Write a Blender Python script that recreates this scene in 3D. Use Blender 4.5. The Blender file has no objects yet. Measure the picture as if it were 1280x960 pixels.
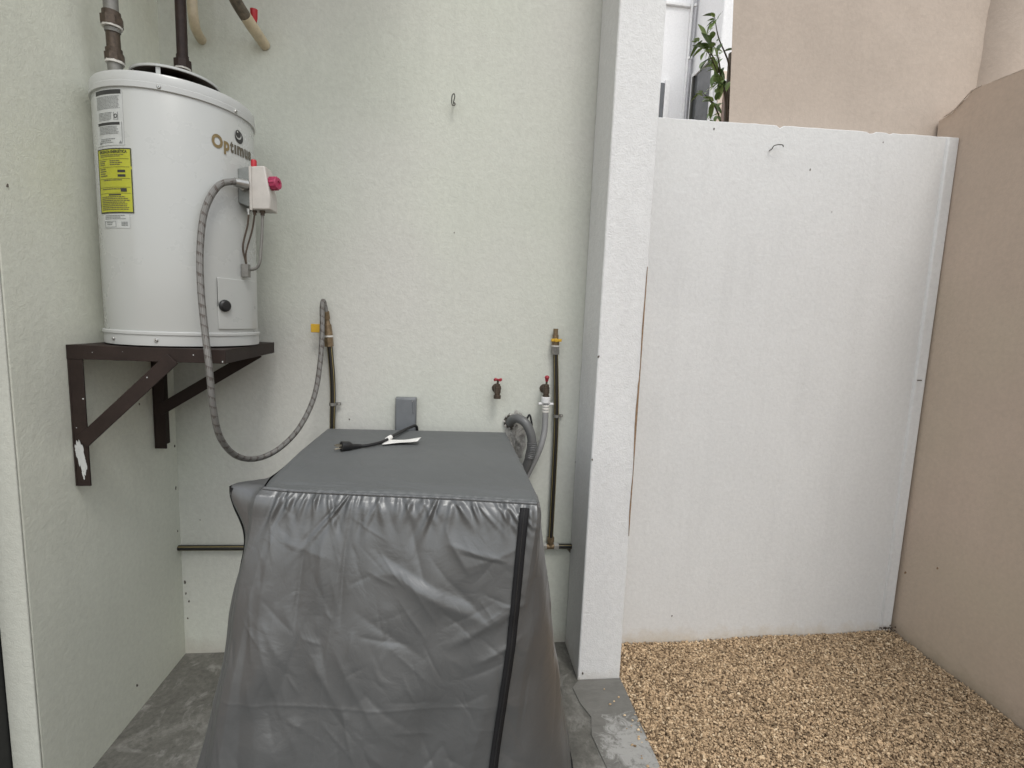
import bpy, bmesh, math, random
import numpy as np
from mathutils import Vector, Matrix, noise

PI = math.pi
random.seed(7)
rng = np.random.default_rng(11)
scene = bpy.context.scene

# ------------------------------------------------------------------ camera
cam_d = bpy.data.cameras.new('camera')
cam = bpy.data.objects.new('camera', cam_d)
scene.collection.objects.link(cam)
scene.camera = cam
R_ = Vector((0.99337, -0.10773, 0.04022))
cam_d.sensor_width = 36.0
cam_d.lens = 36.0 * 621.85 / 1280.0
cam_d.clip_start = 0.02
cam_d.clip_end = 500
def cam_matrix():
    fx = 621.85
    D = Vector((572 - 640, 398 - 480, fx)).normalized()
    Z = -Vector((430 - 640, 5370 - 480, fx)).normalized()
    X = D.cross(Z)
    right = Vector((X.x, D.x, Z.x)); down = Vector((X.y, D.y, Z.y)); fwd = Vector((X.z, D.z, Z.z))
    return Matrix(((right.x, -down.x, -fwd.x, 0), (right.y, -down.y, -fwd.y, 0),
                   (right.z, -down.z, -fwd.z, 1.45), (0, 0, 0, 1)))
cam.matrix_world = cam_matrix()

# ------------------------------------------------------------------ world, sun, exposure
SUN_DIR = Vector((-0.16, 0.60, -1.0)).normalized()       # the way the light travels
el = math.asin(-SUN_DIR.z); az = math.atan2(-SUN_DIR.x, -SUN_DIR.y)
world = bpy.data.worlds.new('World'); scene.world = world; world.use_nodes = True
wn = world.node_tree.nodes; wl = world.node_tree.links
for n in list(wn): wn.remove(n)
sky = wn.new('ShaderNodeTexSky'); sky.sky_type = 'NISHITA'; sky.sun_disc = False
sky.sun_elevation = el; sky.sun_rotation = az
sky.air_density = 1.6; sky.dust_density = 1.5; sky.ozone_density = 0.6
hs = wn.new('ShaderNodeHueSaturation'); hs.inputs['Saturation'].default_value = 0.22   # overcast: nearly white sky
bg = wn.new('ShaderNodeBackground'); bg.inputs['Strength'].default_value = 0.15
wo = wn.new('ShaderNodeOutputWorld')
wl.new(sky.outputs[0], hs.inputs['Color']); wl.new(hs.outputs[0], bg.inputs[0]); wl.new(bg.outputs[0], wo.inputs[0])
sun_d = bpy.data.lights.new('sun', 'SUN'); sun_d.energy = 0.75; sun_d.angle = math.radians(16); sun_d.color = (1, 0.97, 0.92)
sun = bpy.data.objects.new('sun', sun_d); scene.collection.objects.link(sun)
sun.rotation_euler = SUN_DIR.to_track_quat('-Z', 'Y').to_euler()
scene.view_settings.view_transform = 'Standard'
scene.view_settings.look = 'None'
scene.view_settings.exposure = 0.52
scene.view_settings.gamma = 1.0
scene.render.resolution_x = 1024; scene.render.resolution_y = 768
scene.render.engine = 'CYCLES'

# ------------------------------------------------------------------ materials
def ramp(nt, fac, stops):
    r = nt.nodes.new('ShaderNodeValToRGB')
    while len(r.color_ramp.elements) < len(stops): r.color_ramp.elements.new(0.5)
    for e, (p, c) in zip(r.color_ramp.elements, stops):
        e.position = p; e.color = (c[0], c[1], c[2], 1) if hasattr(c, '__len__') else (c, c, c, 1)
    nt.links.new(fac, r.inputs[0]); return r.outputs[0]
def noise_tex(nt, vec, scale, detail=4, rough=0.55, dist=0.0):
    n = nt.nodes.new('ShaderNodeTexNoise'); n.inputs['Scale'].default_value = scale
    n.inputs['Detail'].default_value = detail; n.inputs['Roughness'].default_value = rough
    n.inputs['Distortion'].default_value = dist
    nt.links.new(vec, n.inputs['Vector']); return n.outputs[0]
def mixc(nt, fac, a, b, mode='MIX'):
    m = nt.nodes.new('ShaderNodeMix'); m.data_type = 'RGBA'; m.blend_type = mode
    for s, v in ((0, fac), (6, a), (7, b)):
        if isinstance(v, (int, float)): m.inputs[s].default_value = v
        elif isinstance(v, (tuple, list)): m.inputs[s].default_value = (*v[:3], 1)
        else: nt.links.new(v, m.inputs[s])
    return m.outputs[2]
def math_(nt, op, a, b=None, c=None):
    m = nt.nodes.new('ShaderNodeMath'); m.operation = op
    for i, v in enumerate((a, b, c)):
        if v is None: continue
        if isinstance(v, (int, float)): m.inputs[i].default_value = v
        else: nt.links.new(v, m.inputs[i])
    return m.outputs[0]
def base_mat(name, rough=0.6, metal=0.0):
    m = bpy.data.materials.new(name); m.use_nodes = True; nt = m.node_tree
    p = nt.nodes['Principled BSDF']; p.inputs['Roughness'].default_value = rough; p.inputs['Metallic'].default_value = metal
    return m, nt, p
def world_pos(nt):
    return nt.nodes.new('ShaderNodeNewGeometry').outputs['Position']
def bump(nt, p, layers):
    """layers: (height socket, strength, distance in metres)"""
    prev = None
    for h, s, d in layers:
        b = nt.nodes.new('ShaderNodeBump'); b.inputs['Strength'].default_value = s; b.inputs['Distance'].default_value = d
        nt.links.new(h, b.inputs['Height'])
        if prev: nt.links.new(prev, b.inputs['Normal'])
        prev = b.outputs[0]
    nt.links.new(prev, p.inputs['Normal'])
def plaster(name, col, grain=140, gstr=0.6, gd=0.0025, blotch=0.06, undul=0.35, rough=0.75, tint=None, dirt=None):
    m, nt, p = base_mat(name, rough)
    P = world_pos(nt)
    big = noise_tex(nt, P, 2.2, 5, 0.6, 0.4)
    c1 = tuple(max(0, c * (1 - blotch)) for c in col); c2 = tuple(min(1, c * (1 + blotch)) for c in col)
    c = ramp(nt, big, [(0.3, c1), (0.7, c2)])
    # old run-off: faint upright streaks and a few soft smudges that belong to the paint
    mp = nt.nodes.new('ShaderNodeMapping'); mp.inputs['Scale'].default_value = (1, 1, 0.10); nt.links.new(P, mp.inputs[0])
    c = mixc(nt, ramp(nt, noise_tex(nt, mp.outputs[0], 13, 5, 0.6), [(0.50, 0.0), (0.78, 0.16)]), c, tuple(v * 0.72 for v in col))
    c = mixc(nt, ramp(nt, noise_tex(nt, P, 5.5, 6, 0.7, 1.2), [(0.60, 0.0), (0.75, 0.20)]), c, tuple(v * 0.78 for v in col))
    if tint:
        t = noise_tex(nt, P, 0.9, 2); c = mixc(nt, ramp(nt, t, [(0.42, 0.0), (0.62, 1.0)]), c, tint)
    fine = noise_tex(nt, P, 60, 6, 0.7)
    c = mixc(nt, 0.16, c, ramp(nt, fine, [(0.3, 0.35), (0.65, 1.0)]), 'MULTIPLY')
    if dirt:
        z0, z1, dc = dirt
        sx = nt.nodes.new('ShaderNodeSeparateXYZ'); nt.links.new(P, sx.inputs[0])
        n = noise_tex(nt, P, 14, 6, 0.75)
        h = math_(nt, 'ADD', sx.outputs[2], math_(nt, 'MULTIPLY', math_(nt, 'SUBTRACT', n, 0.5), 0.16))
        mr = nt.nodes.new('ShaderNodeMapRange'); mr.inputs[1].default_value = z0; mr.inputs[2].default_value = z1
        mr.inputs[3].default_value = 0.75; mr.inputs[4].default_value = 0.0; nt.links.new(h, mr.inputs[0])
        c = mixc(nt, mr.outputs[0], c, dc)
    nt.links.new(c, p.inputs['Base Color'])
    g = noise_tex(nt, P, grain, 3, 0.5)
    u = noise_tex(nt, P, 16, 4, 0.55, 0.6)
    pits = noise_tex(nt, P, 46, 5, 0.7, 1.0)
    bump(nt, p, [(u, undul, 0.012), (ramp(nt, pits, [(0.44, 0.0), (0.6, 1.0)]), gstr * 0.35, 0.004), (g, gstr, gd)])
    return m
def paint(name, col, rough=0.4, metal=0.0, var=0.08, scale=30, bstr=0.1, bd=0.001, coat=0.0):
    m, nt, p = base_mat(name, rough, metal)
    tc = nt.nodes.new('ShaderNodeTexCoord').outputs['Object']
    n = noise_tex(nt, tc, scale, 5, 0.65)
    c = ramp(nt, n, [(0.3, tuple(v * (1 - var) for v in col)), (0.7, tuple(min(1, v * (1 + var)) for v in col))])
    nt.links.new(c, p.inputs['Base Color'])
    r = math_(nt, 'MULTIPLY_ADD', n, 0.2, rough - 0.1); nt.links.new(r, p.inputs['Roughness'])
    if coat: p.inputs['Coat Weight'].default_value = coat
    bump(nt, p, [(noise_tex(nt, tc, scale * 8, 3), bstr, bd)])
    return m

M = {}
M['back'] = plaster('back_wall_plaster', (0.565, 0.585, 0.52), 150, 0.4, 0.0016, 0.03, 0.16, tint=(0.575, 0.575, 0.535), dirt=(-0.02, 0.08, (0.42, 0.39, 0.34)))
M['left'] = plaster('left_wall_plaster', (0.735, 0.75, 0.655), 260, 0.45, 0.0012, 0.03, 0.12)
M['return'] = plaster('left_plaster_darkened', (0.50, 0.51, 0.455), 260, 0.45, 0.0012, 0.03, 0.12)  # left wall plaster with shade put into its colour, for the wall's end face
M['column'] = plaster('column_plaster', (0.735, 0.74, 0.74), 190, 0.6, 0.0022, 0.02, 0.12, dirt=(-0.05, 0.05, (0.5, 0.47, 0.42)))
M['partition'] = plaster('partition_plaster', (0.695, 0.70, 0.695), 120, 0.3, 0.0015, 0.03, 0.15, dirt=(0.0, 0.07, (0.55, 0.49, 0.40)))
M['beige'] = plaster('boundary_plaster', (0.555, 0.45, 0.365), 330, 0.4, 0.001, 0.045, 0.10, tint=(0.53, 0.45, 0.35), dirt=(-0.02, 0.09, (0.3, 0.24, 0.17)))
M['facade'] = plaster('facade_plaster', (0.455, 0.385, 0.325), 200, 0.25, 0.001, 0.05, 0.16)
M['rough_beige'] = plaster('rough_mortar_paint', (0.52, 0.44, 0.37), 90, 0.9, 0.006, 0.1, 0.8)
M['white_house'] = plaster('white_house_paint', (0.93, 0.93, 0.94), 80, 0.3, 0.002, 0.02, 0.1)
M['cream'] = paint('cream_paint', (0.78, 0.66, 0.56), 0.6)
M['window_white'] = paint('white_frame', (0.86, 0.86, 0.86), 0.4)
M['grey_pipe_far'] = paint('grey_downpipe', (0.5, 0.5, 0.52), 0.4)
M['heater'] = paint('heater_enamel', (0.43, 0.44, 0.425), 0.28, 0.0, 0.012, 5, 0.03, 0.0006, coat=0.25)
M['heater_rim'] = paint('heater_rim_enamel', (0.45, 0.46, 0.45), 0.33, 0.0, 0.012, 6, 0.03, 0.0006, coat=0.2)
M['hood_in'] = paint('brown_hood', (0.045, 0.028, 0.022), 0.6)
M['bracket'] = paint('brown_painted_steel', (0.026, 0.017, 0.014), 0.6, 0.0, 0.25, 18, 0.25, 0.002)
M['bare_white'] = paint('flaked_white_paint', (0.52, 0.53, 0.52), 0.6)
M['black'] = paint('black_rubber', (0.012, 0.012, 0.013), 0.45)
M['zip'] = paint('black_zip_tape', (0.010, 0.010, 0.011), 0.65)
M['grey_metal'] = paint('grey_cast_metal', (0.20, 0.21, 0.20), 0.45, 0.5, 0.15, 60)
M['steel'] = paint('dull_steel', (0.48, 0.48, 0.46), 0.35, 0.8, 0.15, 60)
M['brass'] = paint('old_brass', (0.20, 0.145, 0.085), 0.5, 0.5, 0.35, 80, 0.3)
M['bronze'] = paint('dark_bronze', (0.075, 0.055, 0.04), 0.5, 0.4, 0.4, 80, 0.3)
M['valve_white'] = paint('valve_white', (0.48, 0.455, 0.42), 0.45)
M['pink'] = paint('faded_red_dial', (0.36, 0.03, 0.09), 0.5, 0.0, 0.15, 60)
M['red'] = paint('red_handle', (0.42, 0.01, 0.02), 0.45)
M['dark_red'] = paint('worn_red_tap_handle', (0.32, 0.03, 0.045), 0.5, 0, 0.4, 120)
M['yellow_handle'] = paint('yellow_handle', (0.55, 0.33, 0.02), 0.45)
M['brown_pipe'] = paint('brown_pipe', (0.030, 0.019, 0.016), 0.5, 0.0, 0.3, 50, 0.3)
M['pipe_grey'] = paint('galvanised_grey', (0.20, 0.195, 0.18), 0.5, 0.3, 0.2, 50, 0.3)
M['sealant'] = paint('thread_tape', (0.62, 0.60, 0.56), 0.6)
M['ivory'] = paint('ivory_plastic', (0.55, 0.47, 0.33), 0.4, 0, 0.15, 40)
M['dirty_ivory'] = paint('dirty_insulation', (0.11, 0.09, 0.065), 0.6, 0, 0.6, 45)
M['box_grey'] = paint('electrical_box_grey', (0.155, 0.165, 0.175), 0.42, 0, 0.06)
M['paper'] = paint('white_paper', (0.8, 0.79, 0.76), 0.5)
M['white_plastic'] = paint('white_plastic', (0.68, 0.68, 0.68), 0.35)
M['hose_grey'] = paint('grey_hose', (0.25, 0.25, 0.25), 0.45)
M['hose_dark'] = paint('dark_grey_hose', (0.12, 0.122, 0.122), 0.4)
M['hole'] = paint('raw_hole', (0.10, 0.09, 0.075), 0.9, 0, 0.4, 60, 0.8, 0.01)
M['broken'] = paint('broken_plaster', (0.62, 0.60, 0.56), 0.9, 0, 0.2, 90, 0.9, 0.01)
M['chip'] = paint('exposed_mortar', (0.11, 0.095, 0.08), 0.9, 0, 0.5, 150)
M['crack'] = paint('brown_crack', (0.25, 0.165, 0.10), 0.9, 0, 0.4, 90)
M['hook'] = paint('wire_hook', (0.10, 0.10, 0.09), 0.4, 0.7)
M['lbl_white'] = paint('label_white', (0.48, 0.495, 0.485), 0.4)
M['lbl_yellow'] = paint('label_yellow', (0.40, 0.41, 0.03), 0.45)
M['ink'] = paint('print_black', (0.03, 0.03, 0.03), 0.5)
M['ink_grey'] = paint('print_grey', (0.20, 0.21, 0.21), 0.5)
M['gold'] = paint('gold_print', (0.20, 0.145, 0.06), 0.45)
M['gold_dark'] = paint('dark_gold_print', (0.10, 0.085, 0.06), 0.45)
M['door'] = paint('dark_door_frame', (0.006, 0.006, 0.007), 0.5)
M['prong'] = paint('plug_prongs', (0.55, 0.5, 0.4), 0.3, 0.9)
M['bark'] = paint('bark', (0.10, 0.08, 0.06), 0.8)
def leaf_mat():
    m, nt, p = base_mat('leaf', 0.4)
    g = nt.nodes.new('ShaderNodeObjectInfo')
    c = ramp(nt, g.outputs['Random'], [(0.0, (0.09, 0.16, 0.05)), (0.5, (0.20, 0.31, 0.09)), (1.0, (0.36, 0.48, 0.18))])
    nt.links.new(c, p.inputs['Base Color']); return m
M['leaf'] = leaf_mat()
def pane_mat(name, col):
    m, nt, p = base_mat(name, 0.12); p.inputs['Base Color'].default_value = (*col, 1)
    tc = nt.nodes.new('ShaderNodeTexCoord').outputs['Object']
    c = ramp(nt, noise_tex(nt, tc, 6, 3), [(0.35, tuple(v * .75 for v in col)), (0.7, tuple(v * 1.3 for v in col))])
    nt.links.new(c, p.inputs['Base Color']); return m
M['pane'] = pane_mat('grey_glass', (0.10, 0.105, 0.11))
M['pane_brown'] = pane_mat('brown_glass', (0.20, 0.13, 0.10))

def concrete():
    m, nt, p = base_mat('concrete_floor', 0.72)
    P = world_pos(nt)
    a = noise_tex(nt, P, 2.5, 8, 0.7, 0.8)
    c = ramp(nt, a, [(0.30, (0.07, 0.068, 0.06)), (0.5, (0.125, 0.122, 0.108)), (0.68, (0.24, 0.235, 0.215))])
    f = noise_tex(nt, P, 55, 10, 0.8)
    c = mixc(nt, 0.75, c, ramp(nt, f, [(0.32, 0.5), (0.66, 1.35)]), 'MULTIPLY')
    # trowel rings and white splashes
    w = nt.nodes.new('ShaderNodeTexNoise'); w.inputs['Scale'].default_value = 4; w.inputs['Detail'].default_value = 9
    w.inputs['Roughness'].default_value = 0.7; w.inputs['Distortion'].default_value = 2.5; nt.links.new(P, w.inputs['Vector'])
    c = mixc(nt, ramp(nt, w.outputs[0], [(0.54, 0.0), (0.66, 0.6)]), c, (0.31, 0.305, 0.285))
    d = noise_tex(nt, P, 9, 3, 0.5)
    c = mixc(nt, ramp(nt, d, [(0.70, 0.0), (0.74, 0.8)]), c, (0.08, 0.075, 0.07))
    nt.links.new(c, p.inputs['Base Color'])
    bump(nt, p, [(a, 0.3, 0.01), (w.outputs[0], 0.35, 0.008), (f, 0.5, 0.003)])
    return m
M['concrete'] = concrete()
def patch_mat():
    m, nt, p = base_mat('mortar_patch', 0.6)
    P = world_pos(nt)
    mp = nt.nodes.new('ShaderNodeMapping'); mp.inputs['Rotation'].default_value = (0, 0, 0.7); mp.inputs['Scale'].default_value = (1, 3.5, 1)
    nt.links.new(P, mp.inputs[0])
    a = noise_tex(nt, mp.outputs[0], 7, 7, 0.65, 1.8)
    c = ramp(nt, a, [(0.3, (0.125, 0.123, 0.112)), (0.65, (0.175, 0.172, 0.158))])
    # a dried lime splash, centred where it lies on the floor
    sp = nt.nodes.new('ShaderNodeVectorMath'); sp.operation = 'DISTANCE'; sp.inputs[1].default_value = (0.655, 1.49, 0.004)
    nt.links.new(P, sp.inputs[0])
    n = noise_tex(nt, P, 22, 8, 0.75, 1.0)
    dd = math_(nt, 'ADD', math_(nt, 'MULTIPLY', sp.outputs['Value'], 4.2), math_(nt, 'MULTIPLY', math_(nt, 'SUBTRACT', n, 0.5), 2.6))
    c = mixc(nt, ramp(nt, dd, [(0.25, 0.42), (0.60, 0.0)]), c, (0.62, 0.62, 0.60))
    nt.links.new(c, p.inputs['Base Color'])
    bump(nt, p, [(a, 0.5, 0.006), (noise_tex(nt, P, 90, 4), 0.3, 0.002)])
    return m
M['patch'] = patch_mat()
def gravel_mat(base=False):
    m, nt, p = base_mat('gravel_stone', 0.8)
    g = nt.nodes.new('ShaderNodeNewGeometry')
    if base:
        n = noise_tex(nt, g.outputs['Position'], 120, 6, 0.8)
        c = ramp(nt, n, [(0.3, (0.16, 0.10, 0.055)), (0.7, (0.34, 0.24, 0.145))])
        bump(nt, p, [(n, 1.0, 0.006)])
    else:
        c = ramp(nt, g.outputs['Random Per Island'], [(0.0, (0.11, 0.075, 0.045)), (0.25, (0.36, 0.275, 0.18)), (0.65, (0.56, 0.43, 0.29)),
                                                     (0.85, (0.67, 0.53, 0.36)), (1.0, (0.76, 0.66, 0.50))])
        n = noise_tex(nt, g.outputs['Position'], 300, 3)
        c = mixc(nt, 0.4, c, ramp(nt, n, [(0.3, 0.6), (0.7, 1.1)]), 'MULTIPLY')
        c = mixc(nt, 1.0, c, (1.02, 0.955, 0.875), 'MULTIPLY')
    nt.links.new(c, p.inputs['Base Color']); return m
M['gravel'] = gravel_mat(); M['gravel_bed'] = gravel_mat(True)
def cover_mat():
    m, nt, p = base_mat('silver_grey_cloth', 0.42)
    tc = nt.nodes.new('ShaderNodeTexCoord').outputs['Object']
    n = noise_tex(nt, tc, 5, 5, 0.6)
    c = ramp(nt, n, [(0.3, (0.125, 0.128, 0.129)), (0.7, (0.142, 0.145, 0.146))])
    nt.links.new(c, p.inputs['Base Color'])
    p.inputs['Metallic'].default_value = 0.5
    nt.links.new(math_(nt, 'MULTIPLY_ADD', noise_tex(nt, tc, 12, 4), 0.12, 0.32), p.inputs['Roughness'])
    # fine crumples below the mesh's own folds
    cr = noise_tex(nt, tc, 11, 4, 0.5, 0.7)
    cr = math_(nt, 'ABSOLUTE', math_(nt, 'SUBTRACT', cr, 0.5))
    cr2 = math_(nt, 'ABSOLUTE', math_(nt, 'SUBTRACT', noise_tex(nt, tc, 34, 3, 0.5, 0.5), 0.5))
    weave = nt.nodes.new('ShaderNodeTexNoise'); weave.inputs['Scale'].default_value = 900; nt.links.new(tc, weave.inputs['Vector'])
    bump(nt, p, [(cr, 0.22, 0.014), (cr2, 0.08, 0.004), (weave.outputs[0], 0.10, 0.0006)])
    return m
M['cover'] = cover_mat()
def cover_top_mat():
    m, nt, p = base_mat('matt_grey_cloth', 0.6)
    tc = nt.nodes.new('ShaderNodeTexCoord').outputs['Object']
    n = noise_tex(nt, tc, 4, 5, 0.6)
    nt.links.new(ramp(nt, n, [(0.3, (0.104, 0.110, 0.111)), (0.7, (0.118, 0.124, 0.125))]), p.inputs['Base Color'])
    cr = math_(nt, 'ABSOLUTE', math_(nt, 'SUBTRACT', noise_tex(nt, tc, 9, 3, 0.5, 1.2), 0.5))
    bump(nt, p, [(cr, 0.16, 0.012), (noise_tex(nt, tc, 900, 2), 0.12, 0.0006)])
    return m
M['cover_top'] = cover_top_mat()
for k_ in ('bracket', 'brown_pipe', 'zip'): M[k_].node_tree.nodes['Principled BSDF'].inputs['Specular IOR Level'].default_value = 0.25
def braid_mat():
    m, nt, p = base_mat('braided_steel', 0.4, 0.45)
    uv = nt.nodes.new('ShaderNodeUVMap').outputs[0]
    s = nt.nodes.new('ShaderNodeSeparateXYZ'); nt.links.new(uv, s.inputs[0])
    U, V = s.outputs[0], s.outputs[1]                      # U 0..1 round, V metres along
    nz = noise_tex(nt, uv, 7, 2)
    a = math_(nt, 'FRACT', math_(nt, 'ADD', math_(nt, 'MULTIPLY', V, 34), math_(nt, 'MULTIPLY', U, 1)))
    band = math_(nt, 'LESS_THAN', a, math_(nt, 'MULTIPLY_ADD', ramp(nt, noise_tex(nt, uv, 16, 3), [(0.42, 0.0), (0.6, 1.0)]), 0.34, 0.05))
    b = math_(nt, 'SINE', math_(nt, 'MULTIPLY', math_(nt, 'ADD', math_(nt, 'MULTIPLY', V, 160), math_(nt, 'MULTIPLY', U, 8)), 2 * PI))
    d = math_(nt, 'SINE', math_(nt, 'MULTIPLY', math_(nt, 'SUBTRACT', math_(nt, 'MULTIPLY', V, 160), math_(nt, 'MULTIPLY', U, 8)), 2 * PI))
    w = math_(nt, 'MULTIPLY', b, d)
    c = mixc(nt, band, (0.21, 0.205, 0.195), (0.11, 0.095, 0.085))
    nt.links.new(c, p.inputs['Base Color'])
    bump(nt, p, [(w, 0.5, 0.0015)])
    return m
M['braid'] = braid_mat()
def striped_pipe():
    m, nt, p = base_mat('black_pipe_yellow_lines', 0.35)
    uv = nt.nodes.new('ShaderNodeUVMap').outputs[0]
    s = nt.nodes.new('ShaderNodeSeparateXYZ'); nt.links.new(uv, s.inputs[0])
    f = math_(nt, 'FRACT', math_(nt, 'MULTIPLY', s.outputs[0], 4))
    st = math_(nt, 'LESS_THAN', math_(nt, 'ABSOLUTE', math_(nt, 'SUBTRACT', f, 0.5)), 0.06)
    nt.links.new(mixc(nt, st, (0.012, 0.011, 0.010), (0.36, 0.29, 0.12)), p.inputs['Base Color'])
    return m
M['striped'] = striped_pipe()

# ------------------------------------------------------------------ helpers
def link(o): scene.collection.objects.link(o); return o
def tag(o, label=None, cat=None, group=None, kind=None):
    if label: o['label'] = label
    if cat: o['category'] = cat
    if group: o['group'] = group
    if kind: o['kind'] = kind
    return o
def empty(name, loc=(0, 0, 0)):
    o = bpy.data.objects.new(name, None); o.location = loc; o.empty_display_size = 0.05; return link(o)
class MB:
    def __init__(s): s.bm = bmesh.new(); s.uv = s.bm.loops.layers.uv.new('UVMap')
    def box(s, x0, x1, y0, y1, z0, z1, mat=None):
        v = [s.bm.verts.new((x, y, z)) for x in (x0, x1) for y in (y0, y1) for z in (z0, z1)]
        if mat is not None:
            for q in v: q.co = mat @ q.co
        for f in ((0, 1, 3, 2), (4, 6, 7, 5), (0, 4, 5, 1), (2, 3, 7, 6), (0, 2, 6, 4), (1, 5, 7, 3)):
            s.bm.faces.new([v[i] for i in f])
        return s
    def prism(s, pts, d):
        """closed outline pts (3-D, planar) extruded by vector d"""
        a = [s.bm.verts.new(p) for p in pts]; b = [s.bm.verts.new(Vector(p) + Vector(d)) for p in pts]
        n = len(pts)
        s.bm.faces.new(a[::-1]); s.bm.faces.new(b)
        for i in range(n): s.bm.faces.new((a[i], a[(i + 1) % n], b[(i + 1) % n], b[i]))
        return s
    def tube(s, pts, r, n=12, caps=True, closed=False):
        pts = [Vector(p) for p in pts]; N = len(pts)
        rr = r if hasattr(r, '__len__') else [r] * N
        t0 = (pts[1] - pts[0]).normalized()
        ref = Vector((0, 0, 1)) if abs(t0.z) < 0.9 else Vector((0, -1, 0))
        u = (ref - t0 * ref.dot(t0)).normalized(); rings = []; L = 0; Ls = []
        for i in range(N):
            a = pts[max(i - 1, 0)]; b = pts[min(i + 1, N - 1)]
            if (b - a).length < 1e-7: b = a + t0
            t = (b - a).normalized(); u = (u - t * u.dot(t)).normalized(); w = t.cross(u)
            rings.append([s.bm.verts.new(pts[i] + (u * math.cos(2 * PI * k / n) + w * math.sin(2 * PI * k / n)) * rr[i]) for k in range(n)])
            if i: L += (pts[i] - pts[i - 1]).length
            Ls.append(L)
        for i in range(N - 1):
            for k in range(n):
                f = s.bm.faces.new((rings[i][k], rings[i][(k + 1) % n], rings[i + 1][(k + 1) % n], rings[i + 1][k]))
                for lp, (uu, vv) in zip(f.loops, ((k / n, Ls[i]), ((k + 1) / n, Ls[i]), ((k + 1) / n, Ls[i + 1]), (k / n, Ls[i + 1]))): lp[s.uv].uv = (uu, vv)
        if caps: s.bm.faces.new(rings[0][::-1]); s.bm.faces.new(rings[-1])
        return s
    def lathe(s, prof, base, axis=(0, 0, 1), n=20, caps=True):
        """prof: (radius, height) pairs along axis from base"""
        ax = Vector(axis).normalized(); base = Vector(base)
        ref = Vector((0, 0, 1)) if abs(ax.z) < 0.9 else Vector((0, 1, 0))
        u = (ref - ax * ref.dot(ax)).normalized(); w = ax.cross(u); rings = []
        for r, h in prof:
            rings.append([s.bm.verts.new(base + ax * h + (u * math.cos(2 * PI * k / n) + w * math.sin(2 * PI * k / n)) * r) for k in range(n)])
        for a, b in zip(rings, rings[1:]):
            for k in range(n): s.bm.faces.new((a[k], a[(k + 1) % n], b[(k + 1) % n], b[k]))
        if caps: s.bm.faces.new(rings[0][::-1]); s.bm.faces.new(rings[-1])
        return s
    def grid(s, P):
        """P[i][j] points -> quads"""
        V = [[s.bm.verts.new(p) for p in row] for row in P]
        for i in range(len(V) - 1):
            for j in range(len(V[0]) - 1): s.bm.faces.new((V[i][j], V[i][j + 1], V[i + 1][j + 1], V[i + 1][j]))
        return s
    def build(s, name, mat, parent=None, smooth=True, angle=35, bevel=0, seg=2, normals=True):
        if normals: bmesh.ops.recalc_face_normals(s.bm, faces=s.bm.faces)
        me = bpy.data.meshes.new(name); s.bm.to_mesh(me); s.bm.free()
        me.materials.append(mat)
        if smooth:
            me.polygons.foreach_set('use_smooth', [True] * len(me.polygons)); me.set_sharp_from_angle(angle=math.radians(angle))
        o = link(bpy.data.objects.new(name, me))
        if parent:
            o.parent = parent
            o.matrix_parent_inverse = Matrix.Translation(parent_world(parent)).inverted()
        if bevel:
            b = o.modifiers.new('bevel', 'BEVEL'); b.width = bevel; b.segments = seg; b.limit_method = 'ANGLE'; b.harden_normals = False
        return o
def parent_world(p):
    return p.location.copy() if p.type == 'EMPTY' else Vector((0, 0, 0))      # meshes are built in world space
def spline(pts, n=8):
    P = [Vector(p) for p in pts]; out = []
    for i in range(len(P) - 1):
        p0 = P[max(i - 1, 0)]; p1 = P[i]; p2 = P[i + 1]; p3 = P[min(i + 2, len(P) - 1)]
        for k in range(n):
            t = k / n
            out.append(0.5 * ((2 * p1) + (p2 - p0) * t + (2 * p0 - 5 * p1 + 4 * p2 - p3) * t * t + (3 * p1 - p0 - 3 * p2 + p3) * t ** 3))
    out.append(P[-1]); return out
def np_mesh(name, co, faces, mat, parent=None, smooth=True):
    me = bpy.data.meshes.new(name)
    co = np.asarray(co, dtype=np.float32); faces = np.asarray(faces, dtype=np.int32); k = faces.shape[1]
    me.vertices.add(len(co)); me.vertices.foreach_set('co', co.ravel())
    me.loops.add(faces.size); me.loops.foreach_set('vertex_index', faces.ravel())
    me.polygons.add(len(faces)); me.polygons.foreach_set('loop_start', np.arange(0, faces.size, k, dtype=np.int32))
    me.polygons.foreach_set('use_smooth', np.full(len(faces), smooth))
    me.update(calc_edges=True); me.validate(); me.materials.append(mat)
    o = link(bpy.data.objects.new(name, me))
    if parent: o.parent = parent; o.matrix_parent_inverse = Matrix.Translation(parent_world(parent)).inverted()
    return o
def chips(parent, spots, axis, mat):
    """small broken flakes of a wall face: axis 'x' or 'y' is the face normal"""
    for (x, y, z, r) in spots:
        n = 9; out = []
        for k in range(n):
            a = 2 * PI * k / n; q = r * random.uniform(0.55, 1.15)
            du, dv = q * math.cos(a) * 0.75, q * math.sin(a) * 1.2
            out.append((x, y + du, z + dv) if axis == 'x' else (x + du, y, z + dv))
        m = MB(); m.prism(out, (-0.004, 0, 0) if axis == 'x' else (0, 0.004, 0)); m.build('paint_chip', mat, parent, smooth=False)

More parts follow.
